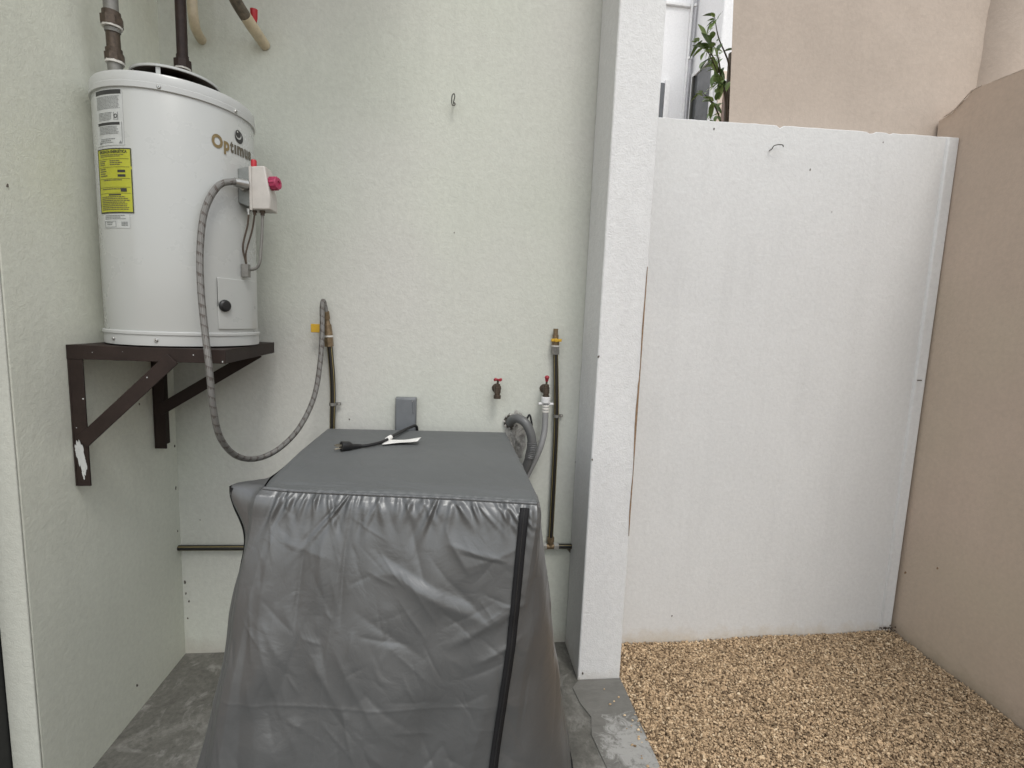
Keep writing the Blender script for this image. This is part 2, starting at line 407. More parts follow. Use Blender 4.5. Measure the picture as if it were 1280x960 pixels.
# ------------------------------------------------------------------ ground
m = MB(); m.box(-40, 40, -40, 60, -0.30, -0.06); tag(m.build('ground', M['gravel_bed'], smooth=False), kind='structure')
m = MB(); m.box(-1.5, 0.712, -2.5, 2.07, -0.2, 0.0)
floor = tag(m.build('floor', M['concrete'], smooth=False), kind='structure')
out = [(0.535, 1.822), (0.709, 1.822), (0.711, 1.70), (0.707, 1.58), (0.710, 1.45), (0.706, 1.30), (0.66, 1.22), (0.58, 1.30), (0.53, 1.42),
       (0.515, 1.55), (0.535, 1.63), (0.51, 1.70), (0.50, 1.78)]
m = MB(); m.prism([(x, y, 0.0005) for x, y in out], (0, 0, 0.0035)); tag(m.build('mortar_patch', M['patch'], smooth=False), kind='structure')
# gravel bed and stones
def gz(x, y): return 0.028 * max(0, (x - 0.9)) / 1.25 * max(0.0, min(1, (y - 0.9) / 1.1))
P = []
for i in range(31):
    P.append([(0.712 + 1.46 * i / 30, -1.2 + 3.26 * j / 40, -0.013 + gz(0.712 + 1.46 * i / 30, -1.2 + 3.26 * j / 40)) for j in range(41)])
m = MB(); m.grid(P); tag(m.build('gravel_bed', M['gravel_bed']), kind='structure')
def make_gravel():
    ico = bmesh.new(); bmesh.ops.create_icosphere(ico, subdivisions=1, radius=1.0)
    bv = np.array([v.co[:] for v in ico.verts]); bf = np.array([[v.index for v in f.verts] for f in ico.faces]); ico.free()
    N = 84000
    x = rng.uniform(0.712, 2.15, N); y = 2.047 - np.where(rng.random(N) < 0.88, rng.random(N) * 0.87, 0.87 + rng.random(N) * 0.6)
    s = np.exp(rng.normal(math.log(0.0028), 0.33, N))
    sc = np.stack([s * rng.uniform(1.0, 1.9, N), s * rng.uniform(0.75, 1.1, N), s * rng.uniform(0.55, 0.9, N)], 1)
    z = -0.010 + np.array([gz(a, b) for a, b in zip(x, y)]) + rng.random(N) * 0.011 + 0.001 + 0.004 * np.sin(x * 9 + y * 5) * np.cos(y * 11)
    a = rng.uniform(0, 2 * PI, N); b = rng.normal(0, 0.45, N)
    ca, sa, cb, sb = np.cos(a), np.sin(a), np.cos(b), np.sin(b)
    v = bv[None] * sc[:, None] * (1 + rng.normal(0, 0.13, (N, 12, 1)))
    X = v[..., 0] * cb[:, None] + v[..., 2] * sb[:, None]; Z = -v[..., 0] * sb[:, None] + v[..., 2] * cb[:, None]; Y = v[..., 1]
    co = np.stack([X * ca[:, None] - Y * sa[:, None] + x[:, None], X * sa[:, None] + Y * ca[:, None] + y[:, None], Z + z[:, None]], -1).reshape(-1, 3)
    fc = (bf[None] + (np.arange(N) * 12)[:, None, None]).reshape(-1, 3)
    return np_mesh('gravel', co, fc, M['gravel'], smooth=False)
g = make_gravel()
# a few stones kicked out onto the concrete
st_ = []
for k in range(46):
    x = 0.712 - abs(random.gauss(0, .045)); y = random.uniform(1.15, 1.80); r = random.uniform(.002, .0045)
    m = MB(); bmesh.ops.create_icosphere(m.bm, subdivisions=1, radius=1)
    for v in m.bm.verts: v.co = Vector((x + v.co.x * r * 1.4, y + v.co.y * r, 0.004 + r * .7 + v.co.z * r * .8)) + Vector((random.gauss(0, r * .1),) * 3)
    if k == 0: acc_ = m
    else:
        me_ = bpy.data.meshes.new('t'); m.bm.to_mesh(me_); m.bm.free(); acc_.bm.from_mesh(me_); bpy.data.meshes.remove(me_)
tag(acc_.build('stray_gravel', M['gravel'], smooth=False), 'loose gravel stones scattered on the concrete edge below the column', 'gravel', kind='stuff'); tag(g, 'tan and cream pea gravel filling the bed by the beige wall', 'gravel', kind='stuff')

# ------------------------------------------------------------------ walls
def wall_sheet(o0, eu, ev, nu, nv, nrm, amp):
    """a hand-trowelled face: a gently uneven grid"""
    return [[tuple(Vector(o0) + Vector(eu) * (i / nu) + Vector(ev) * (j / nv)) for j in range(nv + 1)] for i in range(nu + 1)]
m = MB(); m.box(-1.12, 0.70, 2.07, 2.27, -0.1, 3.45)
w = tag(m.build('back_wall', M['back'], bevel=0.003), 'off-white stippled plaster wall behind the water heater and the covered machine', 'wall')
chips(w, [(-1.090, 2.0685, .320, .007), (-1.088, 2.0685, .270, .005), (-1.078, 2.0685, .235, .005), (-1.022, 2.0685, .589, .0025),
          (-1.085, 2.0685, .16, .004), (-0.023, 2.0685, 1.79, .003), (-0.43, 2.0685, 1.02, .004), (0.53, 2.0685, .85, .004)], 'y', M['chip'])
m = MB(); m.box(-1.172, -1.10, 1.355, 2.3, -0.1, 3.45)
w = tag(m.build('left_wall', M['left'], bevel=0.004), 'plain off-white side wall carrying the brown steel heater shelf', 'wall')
chips(w, [(-1.0985, 1.755, .102, .006), (-1.0985, 1.391, 1.724, .004), (-1.0985, 1.851, 1.105, .004),
          (-1.0985, 2.05, .73, .006), (-1.0985, 2.055, .90, .005), (-1.0985, 2.05, .55, .004)], 'x', M['chip'])
fr = empty('door_frame', (-1.2, 1.33, 0))
tag(fr, 'black door frame at the near end of the left wall', 'door frame')
m = MB(); m.box(-1.232, -1.1725, 1.30, 1.42, -0.1, 2.4); m.build('jamb', M['door'], fr, bevel=0.003)
m = MB(); m.box(-1.1715, -1.1005, 1.349, 1.3545, -0.1, 3.4); m.build('darkened_wall_end', M['return'], fr, bevel=0.002)  # thin face added over the wall end, coloured darker to dim its light
m = MB(); m.box(-2.2, -1.2325, 1.34, 1.40, -0.1, 2.34); m.build('door_leaf', M['door'], fr, bevel=0.003)
m = MB(); m.box(-2.2, -1.2325, 1.30, 1.42, 2.342, 2.4); m.build('head', M['door'], fr, bevel=0.003)

# column
root = empty('column', (0.62, 1.83, 0)); tag(root, 'white square plaster column between the covered machine and the gravel bed', 'column')
m = MB(); bt = [(0.531, 1.825), (0.709, 1.825), (0.709, 2.068), (0.531, 2.068)]; tp = [(0.525, 1.825), (0.694, 1.825), (0.694, 2.068), (0.525, 2.068)]
NZ = 40; rows = []
for k in range(NZ + 1):
    f = k / NZ; z = -0.1 + 3.5 * f; g_ = (z) / 2.57
    row = []
    for c, ((bx, by), (tx, ty)) in enumerate(zip(bt, tp)):
        wob = 0.0022 * noise.noise((c * 7.3, z * 2.1, 1.0)) + 0.0012 * noise.noise((c * 3.1, z * 9, 4.0))
        row.append((bx + (tx - bx) * g_ + wob, by + wob * 0.8 - 0.001 * (by > 2), z))
    row.append(row[0]); rows.append(row)
m.grid(rows); bmesh.ops.remove_doubles(m.bm, verts=m.bm.verts, dist=1e-5)
m.build('shaft', M['column'], root, bevel=0.005)
# brown open joint down its right edge
m = MB(); pa = []; pb = []
for k in range(41):
    f = k / 40; z = 0.62 + 1.05 * f; x = 0.7055 - 0.015 * (z / 2.57)
    wd = max(0.0, 0.0085 * math.sin(PI * f) ** 0.7 * (0.55 + 0.9 * noise.noise((0, z * 5 + 2, 0)) + 0.3 * noise.noise((0, z * 30, 0)))) + 0.0004 - 0.0042 * 0
    pa.append((x - 0.0005 - wd, 1.8226, z)); pb.append((x + 0.0005, 1.8226, z))
m.prism(pa + pb[::-1], (0, 0.006, 0)); m.build('open_joint', M['crack'], root, smooth=False)
chips(root, [(0.531, 1.8238, 1.33, .005), (0.533, 1.8238, .93, .004), (0.55, 1.8238, .03, .006)], 'y', M['chip'])

# white partition wall: top edge a little worn
root = empty('partition_wall', (1.4, 2.05, 0)); tag(root, 'low white garden wall at the end of the gravel bed', 'wall')
m = MB(); NX = 90
fr_t = []; bk_t = []
for i in range(NX + 1):
    x = 0.697 + (2.10 - 0.697) * i / NX
    z = 2.288 + 0.028 * (x - 0.786) / 1.29 + 0.0022 * noise.noise((x * 18, 0, 0)) + 0.001 * noise.noise((x * 60, 3, 0))
    for cx, dp in ((1.305, .010), (1.72, .007), (1.80, .006)):
        if abs(x - cx) < 0.010: z -= dp
    fr_t.append((x, 2.05, z)); bk_t.append((x, 2.148, z + 0.001))
nz = 4
m.grid([[(p[0], 2.05, -0.1 + (p[2] + 0.1) * j / nz) for j in range(nz + 1)] + [(q[0], q[1], q[2])] + [(q[0], q[1], -0.1)] for p, q in zip(fr_t, bk_t)])
bmesh.ops.holes_fill(m.bm, edges=m.bm.edges)
m.build('wall_body', M['partition'], root, angle=50, bevel=0.003)
m = MB(); m.prism([(2.070, 2.0498, -0.1), (2.076, 2.041, -0.1), (2.12, 2.036, -0.1), (2.12, 2.148, -0.1), (2.070, 2.148, -0.1)], (0, 0, 2.412))
strip = m.build('edge_batten', M['partition'], root, bevel=0.004)
for v in strip.data.vertices:
    if v.co.z < 0: v.co.x += 0.022
m = MB(); m.box(2.090, 2.112, 2.0375, 2.042, 1.258, 1.262); m.build('batten_split', M['chip'], root, smooth=False)
chips(root, [(1.459, 2.0488, 2.135, .004), (1.58, 2.0488, 1.97, .002), (1.024, 2.0488, .128, .004), (1.018, 2.0488, 2.262, .005), (1.777, 2.0488, 2.27, .003)], 'y', M['chip'])

# beige boundary wall on the right (leans out slightly towards its foot)
root = empty('boundary_wall', (2.16, 1.0, 0)); tag(root, 'tall beige rendered boundary wall along the right of the gravel', 'wall')
m = MB(); ys = [-2.5, 1.0, 1.55, 1.80, 1.97, 2.01, 2.03, 2.055, 2.09, 2.148]; zt = [2.46, 2.47, 2.475, 2.483, 2.492, 2.489, 2.470, 2.455, 2.43, 2.42]
def bx(z): return 2.157 - 0.036 * z / 2.4
prof = [(-2.5, -0.1)] + list(zip(ys, zt)) + [(2.148, -0.1)]
va = [m.bm.verts.new((bx(z), y, z)) for y, z in prof]; vb = [m.bm.verts.new((2.70, y, z)) for y, z in prof]
m.bm.faces.new(va); m.bm.faces.new(vb[::-1])
for i in range(len(prof)):
    j = (i + 1) % len(prof); m.bm.faces.new((va[i], vb[i], vb[j], va[j]))
m.build('wall_body', M['beige'], root, smooth=False)
# lumpy mortar line along its top where the facade comes down
def lump_strip(parent, pts, r, mat, name):
    m = MB(); sp = spline(pts, 8)
    m.tube(sp, [r * (0.7 + 0.8 * abs(noise.noise((i * 0.9, 1, 2)))) for i in range(len(sp))], 8); return m.build(name, mat, parent)
lump_strip(root, [(2.113, 2.12, 2.425), (2.115, 2.08, 2.437), (2.117, 2.045, 2.463), (2.119, 2.01, 2.49), (2.121, 1.97, 2.494)], 0.0034, M['rough_beige'], 'mortar_bead')
lump_strip(root, [(2.122, 1.97, 2.492), (2.122, 1.80, 2.484), (2.122, 1.5, 2.476)], 0.003, M['rough_beige'], 'mortar_bead')
chips(root, [(2.136, 2.0, 0.35, .006), (2.13, 1.85, 0.45, .004)], 'x', M['crack'])
# dark leaf debris at the corner foot
m = MB()
for k in range(44):
    a = random.uniform(0, PI); x = 2.10 + random.uniform(-.03, .04); y = 2.02 + random.uniform(-.03, .012); z = 0.046 + random.uniform(0, .014); r = random.uniform(.003, .009)
    m.prism([(x, y, z), (x + r * math.cos(a), y + r * math.sin(a), z + r * .5), (x + r * math.cos(a + .9), y + r * math.sin(a + .9), z + .001)], (0, 0, .002))
tag(m.build('leaf_litter', M['bronze'], smooth=False), 'dark dry litter in the corner where white wall meets beige wall', 'leaf litter', kind='stuff')

# neighbour facade behind
root = empty('neighbour_facade', (1.14, 2.15, 0)); tag(root, 'pinkish beige rendered house side rising behind the white garden wall', 'building')
m = MB()
rows = []
for i in range(60):
    x = 1.138 + (5.0 - 1.138) * (i / 59) ** 1.6
    rows.append([(x - 0.06 * (z - 2.35) * (i == 0), 2.152 - 0.009 * noise.noise((x * 2.2, 0, z * 2.4)) * min(1, i / 6) - 0.012 * max(0, noise.noise((x * 3 - z * 3, 5, (x + z) * 9))) * (1 if x > 1.75 else 0) + 0.01, z)
                 for z in [-0.1, 1.5, 2.2] + [2.25 + 0.05 * q for q in range(36)]])
rows.insert(0, [(2.3, 3.2, p[2]) for p in rows[0]])
m.grid(rows); m.build('rendered_wall', M['facade'], root, angle=45)
# rounded rendered pier standing over the boundary wall
m = MB(); prof = []
for k in range(24):
    z = 2.40 + 1.7 * k / 23
    prof.append((0.200 + 0.003 * noise.noise((0, 0, z * 5)), z))
m.lathe([(q[0], q[1] - 0.0) for q in prof], (2.476, 2.250, 0), n=56)
tag(m.build('downpipe_casing', M['facade']), 'thick round beige rendered pipe casing rising from the top of the boundary wall', 'pipe')
bpy.data.objects['downpipe_casing'].location.x = 0.0
# unseen slab added on the corner walls, above the frame, to shade the left side
m = MB(); m.box(-2.3, -0.1, 1.10, 2.27, 3.452, 3.6); tag(m.build('shade_slab', M['left'], bevel=0.005), kind='structure')

# ------------------------------------------------------------------ white building beyond
root = empty('white_house', (2.2, 5, 0)); tag(root, 'bright white house seen through the gap beside the column', 'building')
m = MB(); m.box(-2, 2.2, 5.0, 5.3, -0.1, 6.5); m.build('front_wall', M['white_house'], root, bevel=0.01)
m = MB(); m.box(2.2, 2.5, 4.44, 5.3, -0.1, 6.5); m.build('side_wall', M['white_house'], root, bevel=0.01)
m = MB(); m.box(2.5, 5, 4.40, 4.7, 3.72, 6.5); m.build('bay_wall', M['white_house'], root, bevel=0.01)
m = MB(); m.box(1.6, 2.13, 4.975, 4.998, 4.50, 4.53); m.build('ledge', M['window_white'], root, bevel=0.004)
m = MB(); m.box(2.135, 2.152, 4.97, 4.998, 3.0, 4.55); m.build('corner_bead', M['window_white'], root, bevel=0.003)
m = MB(); m.tube([(2.163, 4.965, 2.0), (2.163, 4.965, 4.02), (2.175, 4.965, 4.05), (2.178, 4.965, 4.56), (2.19, 4.98, 4.62)], 0.011, 10)
m.build('drain_pipe', M['grey_pipe_far'], root)
for z in (3.3, 4.03, 4.5):
    m = MB(); m.lathe([(0.016, 0), (0.016, 0.02)], (2.172 if z > 4.03 else 2.163, 4.965, z), n=10); m.build('pipe_clip', M['window_white'], root)
# window in the side wall
wf = MB()
Y0, Y1, Z0, Z1 = 4.53, 4.90, 2.7, 3.84
wf.box(2.175, 2.1995, Y1, Y1 + .035, Z0, Z1); wf.box(2.175, 2.1995, Y0 - .035, Y0, Z0, Z1); wf.box(2.175, 2.1995, Y0 - .035, Y1 + .035, Z1 + .0005, Z1 + .04)
win = wf.build('window', M['window_white'], root, bevel=0.004)
m = MB(); m.box(2.19, 2.198, Y0 + .001, Y1 - .001, Z0, Z1 - .001); m.build('pane', M['pane'], win)
m = MB(); m.box(2.168, 2.189, Y1 - .028, Y1 - .002, Z0, Z1 - .002); m.build('sash', M['hook'], win)
# small frontal window of the bay
m = MB(); m.box(1.937, 1.985, 4.97, 4.999, 2.9, 3.83); w2 = m.build('window', M['window_white'], root, bevel=0.004)
m = MB(); m.box(1.86, 1.935, 4.98, 4.999, 2.9, 3.80); m.build('pane', M['pane'], w2)
m = MB(); m.box(2.21, 2.9, 4.41, 4.438, 2.6, 3.68); w3 = m.build('window', M['cream'], root, bevel=0.004)
for k in range(4):
    m = MB(); m.box(2.245 + k * .115, 2.245 + k * .115 + .075, 4.402, 4.4095, 2.6, 3.55); m.build('pane', M['pane_brown'], w3)
m = MB(); m.box(2.205, 2.9, 4.385, 4.409, 3.57, 3.60); m.build('frame', M['window_white'], w3)

# ------------------------------------------------------------------ tree reaching in from behind the facade
root = empty('tree', (1.62, 2.95, -0.06)); tag(root, 'small leafy tree whose twigs reach across the white house', 'tree')
m = MB(); m.tube(spline([(1.75, 3.4, -0.1), (1.72, 3.35, 1.0), (1.74, 3.3, 2.0), (1.70, 3.25, 3.2)], 6), [0.03] * 19, 10); m.build('trunk', M['bark'], root)
twigs = [[(1.72, 3.28, 2.95), (1.60, 3.1, 3.05), (1.47, 3.0, 3.14), (1.41, 2.95, 3.22)], [(1.72, 3.28, 2.7), (1.60, 3.1, 2.85), (1.47, 3.0, 2.97), (1.34, 2.9, 3.04)],
         [(1.72, 3.28, 2.75), (1.58, 3.1, 2.92), (1.44, 2.98, 3.02), (1.31, 2.9, 3.05)],
         [(1.71, 3.27, 2.9), (1.56, 3.1, 2.98), (1.47, 3.0, 3.05), (1.40, 2.95, 3.09)],
         [(1.72, 3.28, 2.6), (1.58, 3.1, 2.72), (1.47, 3.0, 2.78), (1.37, 2.93, 2.80)],
         [(1.72, 3.28, 2.5), (1.58, 3.1, 2.62), (1.48, 3.0, 2.66), (1.41, 2.93, 2.64)],
         [(1.73, 3.29, 2.3), (1.60, 3.1, 2.40), (1.52, 3.0, 2.50), (1.46, 2.95, 2.56)],
         [(1.72, 3.28, 2.85), (1.60, 3.1, 2.92), (1.50, 3.0, 2.90), (1.43, 2.95, 2.86)]]
def leaf_mesh(L, W):
    me = bpy.data.meshes.new('leaf'); bm = bmesh.new(); rows = []
    for i in range(6):
        t = i / 5; w_ = W * math.sin(PI * min(1, t * 0.93 + 0.05)) ** 0.8 * (1 - 0.25 * t); y = L * t; droop = -0.25 * L * t * t
        rows.append([bm.verts.new((-w_, y, droop + 0.25 * w_)), bm.verts.new((0, y, droop)), bm.verts.new((w_, y, droop + 0.25 * w_))])
    for a, b in zip(rows, rows[1:]):
        for k in range(2): bm.faces.new((a[k], a[k + 1], b[k + 1], b[k]))
    bm.to_mesh(me); bm.free(); me.materials.append(M['leaf'])
    me.polygons.foreach_set('use_smooth', [True] * len(me.polygons)); return me
leaves = [leaf_mesh(0.078, 0.019), leaf_mesh(0.062, 0.017), leaf_mesh(0.090, 0.021), leaf_mesh(0.045, 0.014)]
for tw in twigs:
    sp = spline(tw, 8); m = MB(); m.tube(sp, [0.007 - 0.0055 * i / len(sp) for i in range(len(sp))], 6); br = m.build('branch', M['bark'], root)
    for k in range(17):
        i = random.randint(10, len(sp) - 1); p = sp[i]
        o = bpy.data.objects.new('leaf', random.choice(leaves)); link(o)
        d = Vector((random.gauss(-0.5, 0.6), random.gauss(-0.3, 0.5), random.gauss(-0.25, 0.6))).normalized()
        q = d.to_track_quat('Y', 'Z')
        o.parent = root; o.matrix_parent_inverse = Matrix.Translation(root.location).inverted()
        o.location = p + Vector((random.gauss(0, .012), random.gauss(0, .012), random.gauss(0, .012))); o.rotation_euler = q.to_euler()
        s_ = random.uniform(.75, 1.15); o.scale = (s_, s_, s_)

# ------------------------------------------------------------------ water heater
HX, HY, HR = -0.887, 1.757, 0.21
def cyl(a, z, off=0.0):
    a = math.radians(a); return Vector((HX + (HR + off) * math.sin(a), HY - (HR + off) * math.cos(a), z))
root = empty('water_heater', (HX, HY, 1.332)); tag(root, 'round white enamelled gas water heater standing on the brown steel shelf', 'water heater')
m = MB(); m.lathe([(0.206, 1.334), (0.2085, 1.336)] + [(HR, 1.345), (HR, 2.05), (0.205, 2.06)], (HX, HY, 0), n=96); m.build('jacket', M['heater'], root)
m = MB(); m.lathe([(HR + .0005, 2.034), (HR + .0045, 2.036), (HR + .0045, 2.050), (HR + .003, 2.052), (HR + .003, 2.072), (HR, 2.078), (HR - 0.02, 2.081), (0.04, 2.088)], (HX, HY, 0), n=96); m.build('top_lid', M['heater_rim'], root)
m = MB(); m.lathe([(HR + .0005, 1.333), (HR + .003, 1.334), (HR + .003, 1.364), (HR + .006, 1.366), (HR + .006, 1.373), (HR + .003, 1.3755), (HR + .0005, 1.376)], (HX, HY, 0), n=96, caps=False); m.build('base_ring', M['heater_rim'], root)
for a, z in ((15.5, 2.043), (6.3, 1.350), (70, 2.043), (-30, 1.350)):
    p = cyl(a, z, 0.0035); d = (p - Vector((HX, HY, z))); m = MB(); m.lathe([(0.0055, 0), (0.0055, 0.002), (0.0035, 0.0042)], p, d, n=14)
    s_ = m.build('screw', M['steel'], root)
    m = MB(); m.lathe([(0.0016, 0), (0.0016, 0.0006)], p + d.normalized() * 0.0038, d, n=8); m.build('recess', M['black'], s_)
# draft hood: white cone ring on legs, dark inside
HC = (-0.905, 1.790, 0)
m = MB(); m.lathe([(0.117, 2.146), (0.120, 2.147), (0.120, 2.153), (0.075, 2.162), (0.050, 2.164)], HC, n=48, caps=False)
hood = m.build('draft_hood', M['heater_rim'], root)
m = MB(); m.lathe([(0.1165, 2.1462), (0.073, 2.158), (0.0, 2.160)], HC, n=48, caps=False); m.build('hood_underside', M['hood_in'], hood)
m = MB(); m.lathe([(0.104, 2.084), (0.102, 2.128), (0.060, 2.134), (0.056, 2.150)], HC, n=40, caps=False); m.build('flue_collar', M['hood_in'], root)
for a in (-48, 4, 120, 200):
    ra = math.radians(a); d = Vector((math.sin(ra), -math.cos(ra), 0)); t = Vector((math.cos(ra), math.sin(ra), 0)); c = Vector(HC)
    m = MB(); b0 = c + d * 0.112
    m.prism([b0 - t * .006 + Vector((0, 0, 2.079)), b0 + t * .006 + Vector((0, 0, 2.079)), b0 + t * .006 + Vector((0, 0, 2.149)), b0 - t * .006 + Vector((0, 0, 2.149))], d * 0.0022)
    m.build('hood_leg', M['heater_rim'], root, smooth=False)
# stuck-on labels
def patch(a0, a1, z0, z1, off, mat, name, parent, a0b=None, a1b=None, seg=10):
    m = MB(); a0b = a0 if a0b is None else a0b; a1b = a1 if a1b is None else a1b
    rows = []
    for i in range(seg + 1):
        t = i / seg; rows.append([cyl(a0b + (a1b - a0b) * t, z0, off), cyl(a0 + (a1 - a0) * t, z1, off)])
    m.grid(rows); o = m.build(name, mat, parent, angle=60, normals=False); return o
def strips(specs, off, mat, name, parent):
    m = MB()
    for a0, a1, z0, z1 in specs:
        n = max(1, int(abs(a1 - a0) / 3)); m.grid([[cyl(a0 + (a1 - a0) * i / n, z0, off), cyl(a0 + (a1 - a0) * i / n, z1, off)] for i in range(n + 1)])
    o = m.build(name, mat, parent, normals=False)
    if name == 'print': o['kind'] = 'stuff'
    return o
def textlines(a0, a1, zt, zb, n, gapp=0.25, h=0.45):
    out = []; st = (zt - zb) / n
    for k in range(n):
        z = zt - k * st; a = a0; end = a1 - (random.random() * gapp) * (a1 - a0)
        while a < end - .3:
            w_ = min(end - a, random.uniform(.6, 2.6)); out.append((a, a + w_, z - st * h, z)); a += w_ + 0.35
    return out
wl_ = patch(-38, -10.0, 1.884, 2.030, 0.0008, M['lbl_white'], 'warning_label', root)
strips([(-37, -11, 2.017, 2.028), (-35.5, -13, 1.937, 1.944)], 0.0014, M['ink'], 'header_bar', wl_)
strips(textlines(-36, -12, 2.012, 1.978, 10, .1) + textlines(-34, -19, 1.970, 1.948, 6) + textlines(-34, -14, 1.934, 1.912, 6, .1)
       + textlines(-33, -16, 1.902, 1.888, 3, .3) + [(-18, -17.4, 1.95, 1.97), (-14.6, -14, 1.95, 1.97), (-18, -14, 1.950, 1.951), (-11.6, -11.3, 1.89, 1.945)], 0.0014, M['ink_grey'], 'print', wl_)
m = MB(); nn = 20
ring = [[cyl(-16.2 + math.degrees(r_ * math.cos(2 * PI * k / nn) / HR), 1.960 + r_ * math.sin(2 * PI * k / nn), 0.0015) for r_ in (0.0035, 0.0055)] for k in range(nn + 1)]
m.grid(ring); m.build('symbol', M['ink'], wl_, normals=False)
for a in (-33.5, -13):
    m = MB(); m.bm.faces.new([m.bm.verts.new(cyl(a - 1.4, 1.888, .0015)), m.bm.verts.new(cyl(a + 1.4, 1.888, .0015)), m.bm.verts.new(cyl(a, 1.896, .0015))]); m.build('symbol', M['ink_grey'], wl_, smooth=False)
yl = patch(-39.2, -5.3, 1.703, 1.876, 0.0010, M['lbl_yellow'], 'energy_label', root)
strips([(-39.2, -5.3, 1.8735, 1.876), (-39.2, -5.3, 1.703, 1.706), (-39.2, -38.4, 1.706, 1.8735), (-6.0, -5.3, 1.706, 1.820), (-6.0, -5.3, 1.828, 1.8735),
        (-37.5, -7, 1.8475, 1.8483), (-37.5, -7, 1.795, 1.7958), (-37.5, -7, 1.772, 1.7728), (-37.5, -7, 1.756, 1.7568), (-37.5, -7, 1.826, 1.8268),
        (-17, -10.5, 1.812, 1.8185), (-17, -10.5, 1.800, 1.8065), (-15, -10, 1.760, 1.770), (-27, -15, 1.7505, 1.7540)], 0.0016, M['ink'], 'border', yl)
strips(textlines(-35, -10, 1.860, 1.852, 2, .3) + textlines(-36, -28, 1.844, 1.829, 3) + textlines(-24, -12, 1.844, 1.829, 3) + textlines(-36, -24, 1.823, 1.799, 4, .5)
       + textlines(-32, -12, 1.793, 1.788, 1) + textlines(-34, -10, 1.769, 1.764, 1) + textlines(-36, -8, 1.748, 1.709, 8, .15), 0.0016, M['gold_dark'], 'print', yl)
sl = patch(-35, -9, 1.662, 1.700, 0.0008, M['lbl_white'], 'rating_label', root)
strips([(-34, -21, 1.6645, 1.6655), (-34, -21, 1.680, 1.681), (-34, -33.6, 1.6645, 1.681), (-21.4, -21, 1.6645, 1.681)] + textlines(-33, -12, 1.697, 1.684, 3, .3) + textlines(-31, -24, 1.678, 1.668, 2) + textlines(-16, -10.5, 1.679, 1.667, 3, 0.05, .6),
       0.0014, M['ink_grey'], 'print', sl)
def text_mesh(body, size, bold=0.0, ext=0.0):
    c = bpy.data.curves.new('lettering', 'FONT'); c.body = body; c.size = size; c.offset = bold; c.resolution_u = 4
    o = bpy.data.objects.new('lettering', c); link(o); dg = bpy.context.evaluated_depsgraph_get(); dg.update()
    me = bpy.data.meshes.new_from_object(o.evaluated_get(dg)); bpy.data.objects.remove(o); return me
def wrap_text(body, size, a0, z0, off, mat, name, parent, bold=0.0, xs=1.0, width=None):
    me = text_mesh(body, size, bold); xs_ = [v.co.x for v in me.vertices]; wd = max(xs_) - min(xs_); x0 = min(xs_)
    if width: xs = math.radians(width) * HR / wd
    bm = bmesh.new(); bm.from_mesh(me); bmesh.ops.triangulate(bm, faces=bm.faces)
    for v in bm.verts: v.co = cyl(a0 + math.degrees((v.co.x - x0) * xs / HR), z0 + v.co.y, off)
    bm.to_mesh(me); bm.free(); me.materials.clear(); me.materials.append(mat); me.name = name
    o = link(bpy.data.objects.new(name, me)); o.parent = parent; o.matrix_parent_inverse = Matrix.Translation(parent_world(parent)).inverted(); return o
wrap_text('EFICIENCIA ENERGÉTICA', 0.0105, -35.5, 1.8635, 0.0018, M['ink'], 'title', yl, 0.0003, width=27)
for ch, a0, wdt, mt, zb in (('O', 48.9, 8.9, 'gold', 1.9205), ('p', 58.6, 5.0, 'gold', 1.9210), ('t', 64.2, 3.4, 'gold_dark', 1.9210), ('ı', 68.5, 1.9, 'gold_dark', 1.9215),
                            ('m', 71.4, 8.2, 'gold_dark', 1.9220), ('u', 80.6, 5.0, 'gold_dark', 1.9235), ('s', 86.6, 5.6, 'gold_dark', 1.9250)):
    wrap_text(ch, 0.050, a0, zb, 0.0012, M[mt], 'brand_lettering', root, 0.0022, width=wdt)
# the round emblem over the lettering: dark disc with a pale crescent and ball
def disc(a, z, r, off, mat, name, parent, sx=1.0, n=28):
    m = MB(); m.grid([[cyl(a + math.degrees(q * sx * math.cos(2 * PI * k / n) / HR), z + q * math.sin(2 * PI * k / n), off) for q in (0.0001, r * .5, r)] for k in range(n + 1)])
    return m.build(name, mat, parent, normals=False)
em = disc(74.2, 1.974, 0.0180, 0.0012, M['ink'], 'emblem', root)
disc(73.2, 1.979, 0.0128, 0.0018, M['heater'], 'crescent', em); disc(72.8, 1.982, 0.0112, 0.0024, M['ink'], 'ball', em)
disc(71.8, 1.987, 0.0028, 0.0030, M['heater'], 'glint', em)
# burner access panel
def rounded(a0, a1, z0, z1, r=0.008):
    pts = []
    for (ca, cz, s0) in ((a1, z1, 0), (a0, z1, 90), (a0, z0, 180), (a1, z0, 270)):
        sx = -1 if ca == a1 else 1; sz = -1 if cz == z1 else 1
        for k in range(5):
            t = math.radians(s0 + 22.5 * k); pts.append((ca + sx * math.degrees(r / HR) + math.degrees(r * math.cos(t) / HR), cz + sz * r + r * math.sin(t)))
    return pts
m = MB(); N_ = 16
rows = [[cyl(49.5 + 46 * i / N_, 1.386 + (1.542 - 1.386) * j / 6, 0.0045) for j in range(7)] for i in range(N_ + 1)]
m.grid(rows)
ret = bmesh.ops.extrude_face_region(m.bm, geom=list(m.bm.faces))
for v in [g_ for g_ in ret['geom'] if isinstance(g_, bmesh.types.BMVert)]:
    d = Vector((v.co.x - HX, v.co.y - HY, 0)).normalized(); v.co -= d * 0.0042
acc = m.build('access_panel', M['heater'], root, bevel=0.0015)
m = MB(); p = cyl(54.5, 1.458, 0.0045); d = Vector((p.x - HX, p.y - HY, 0)); m.lathe([(0.0175, 0), (0.0185, 0.002), (0.0175, 0.007), (0.013, 0.011), (0.0, 0.012)], p, d, n=24, caps=False); m.build('sight_plug', M['black'], acc)
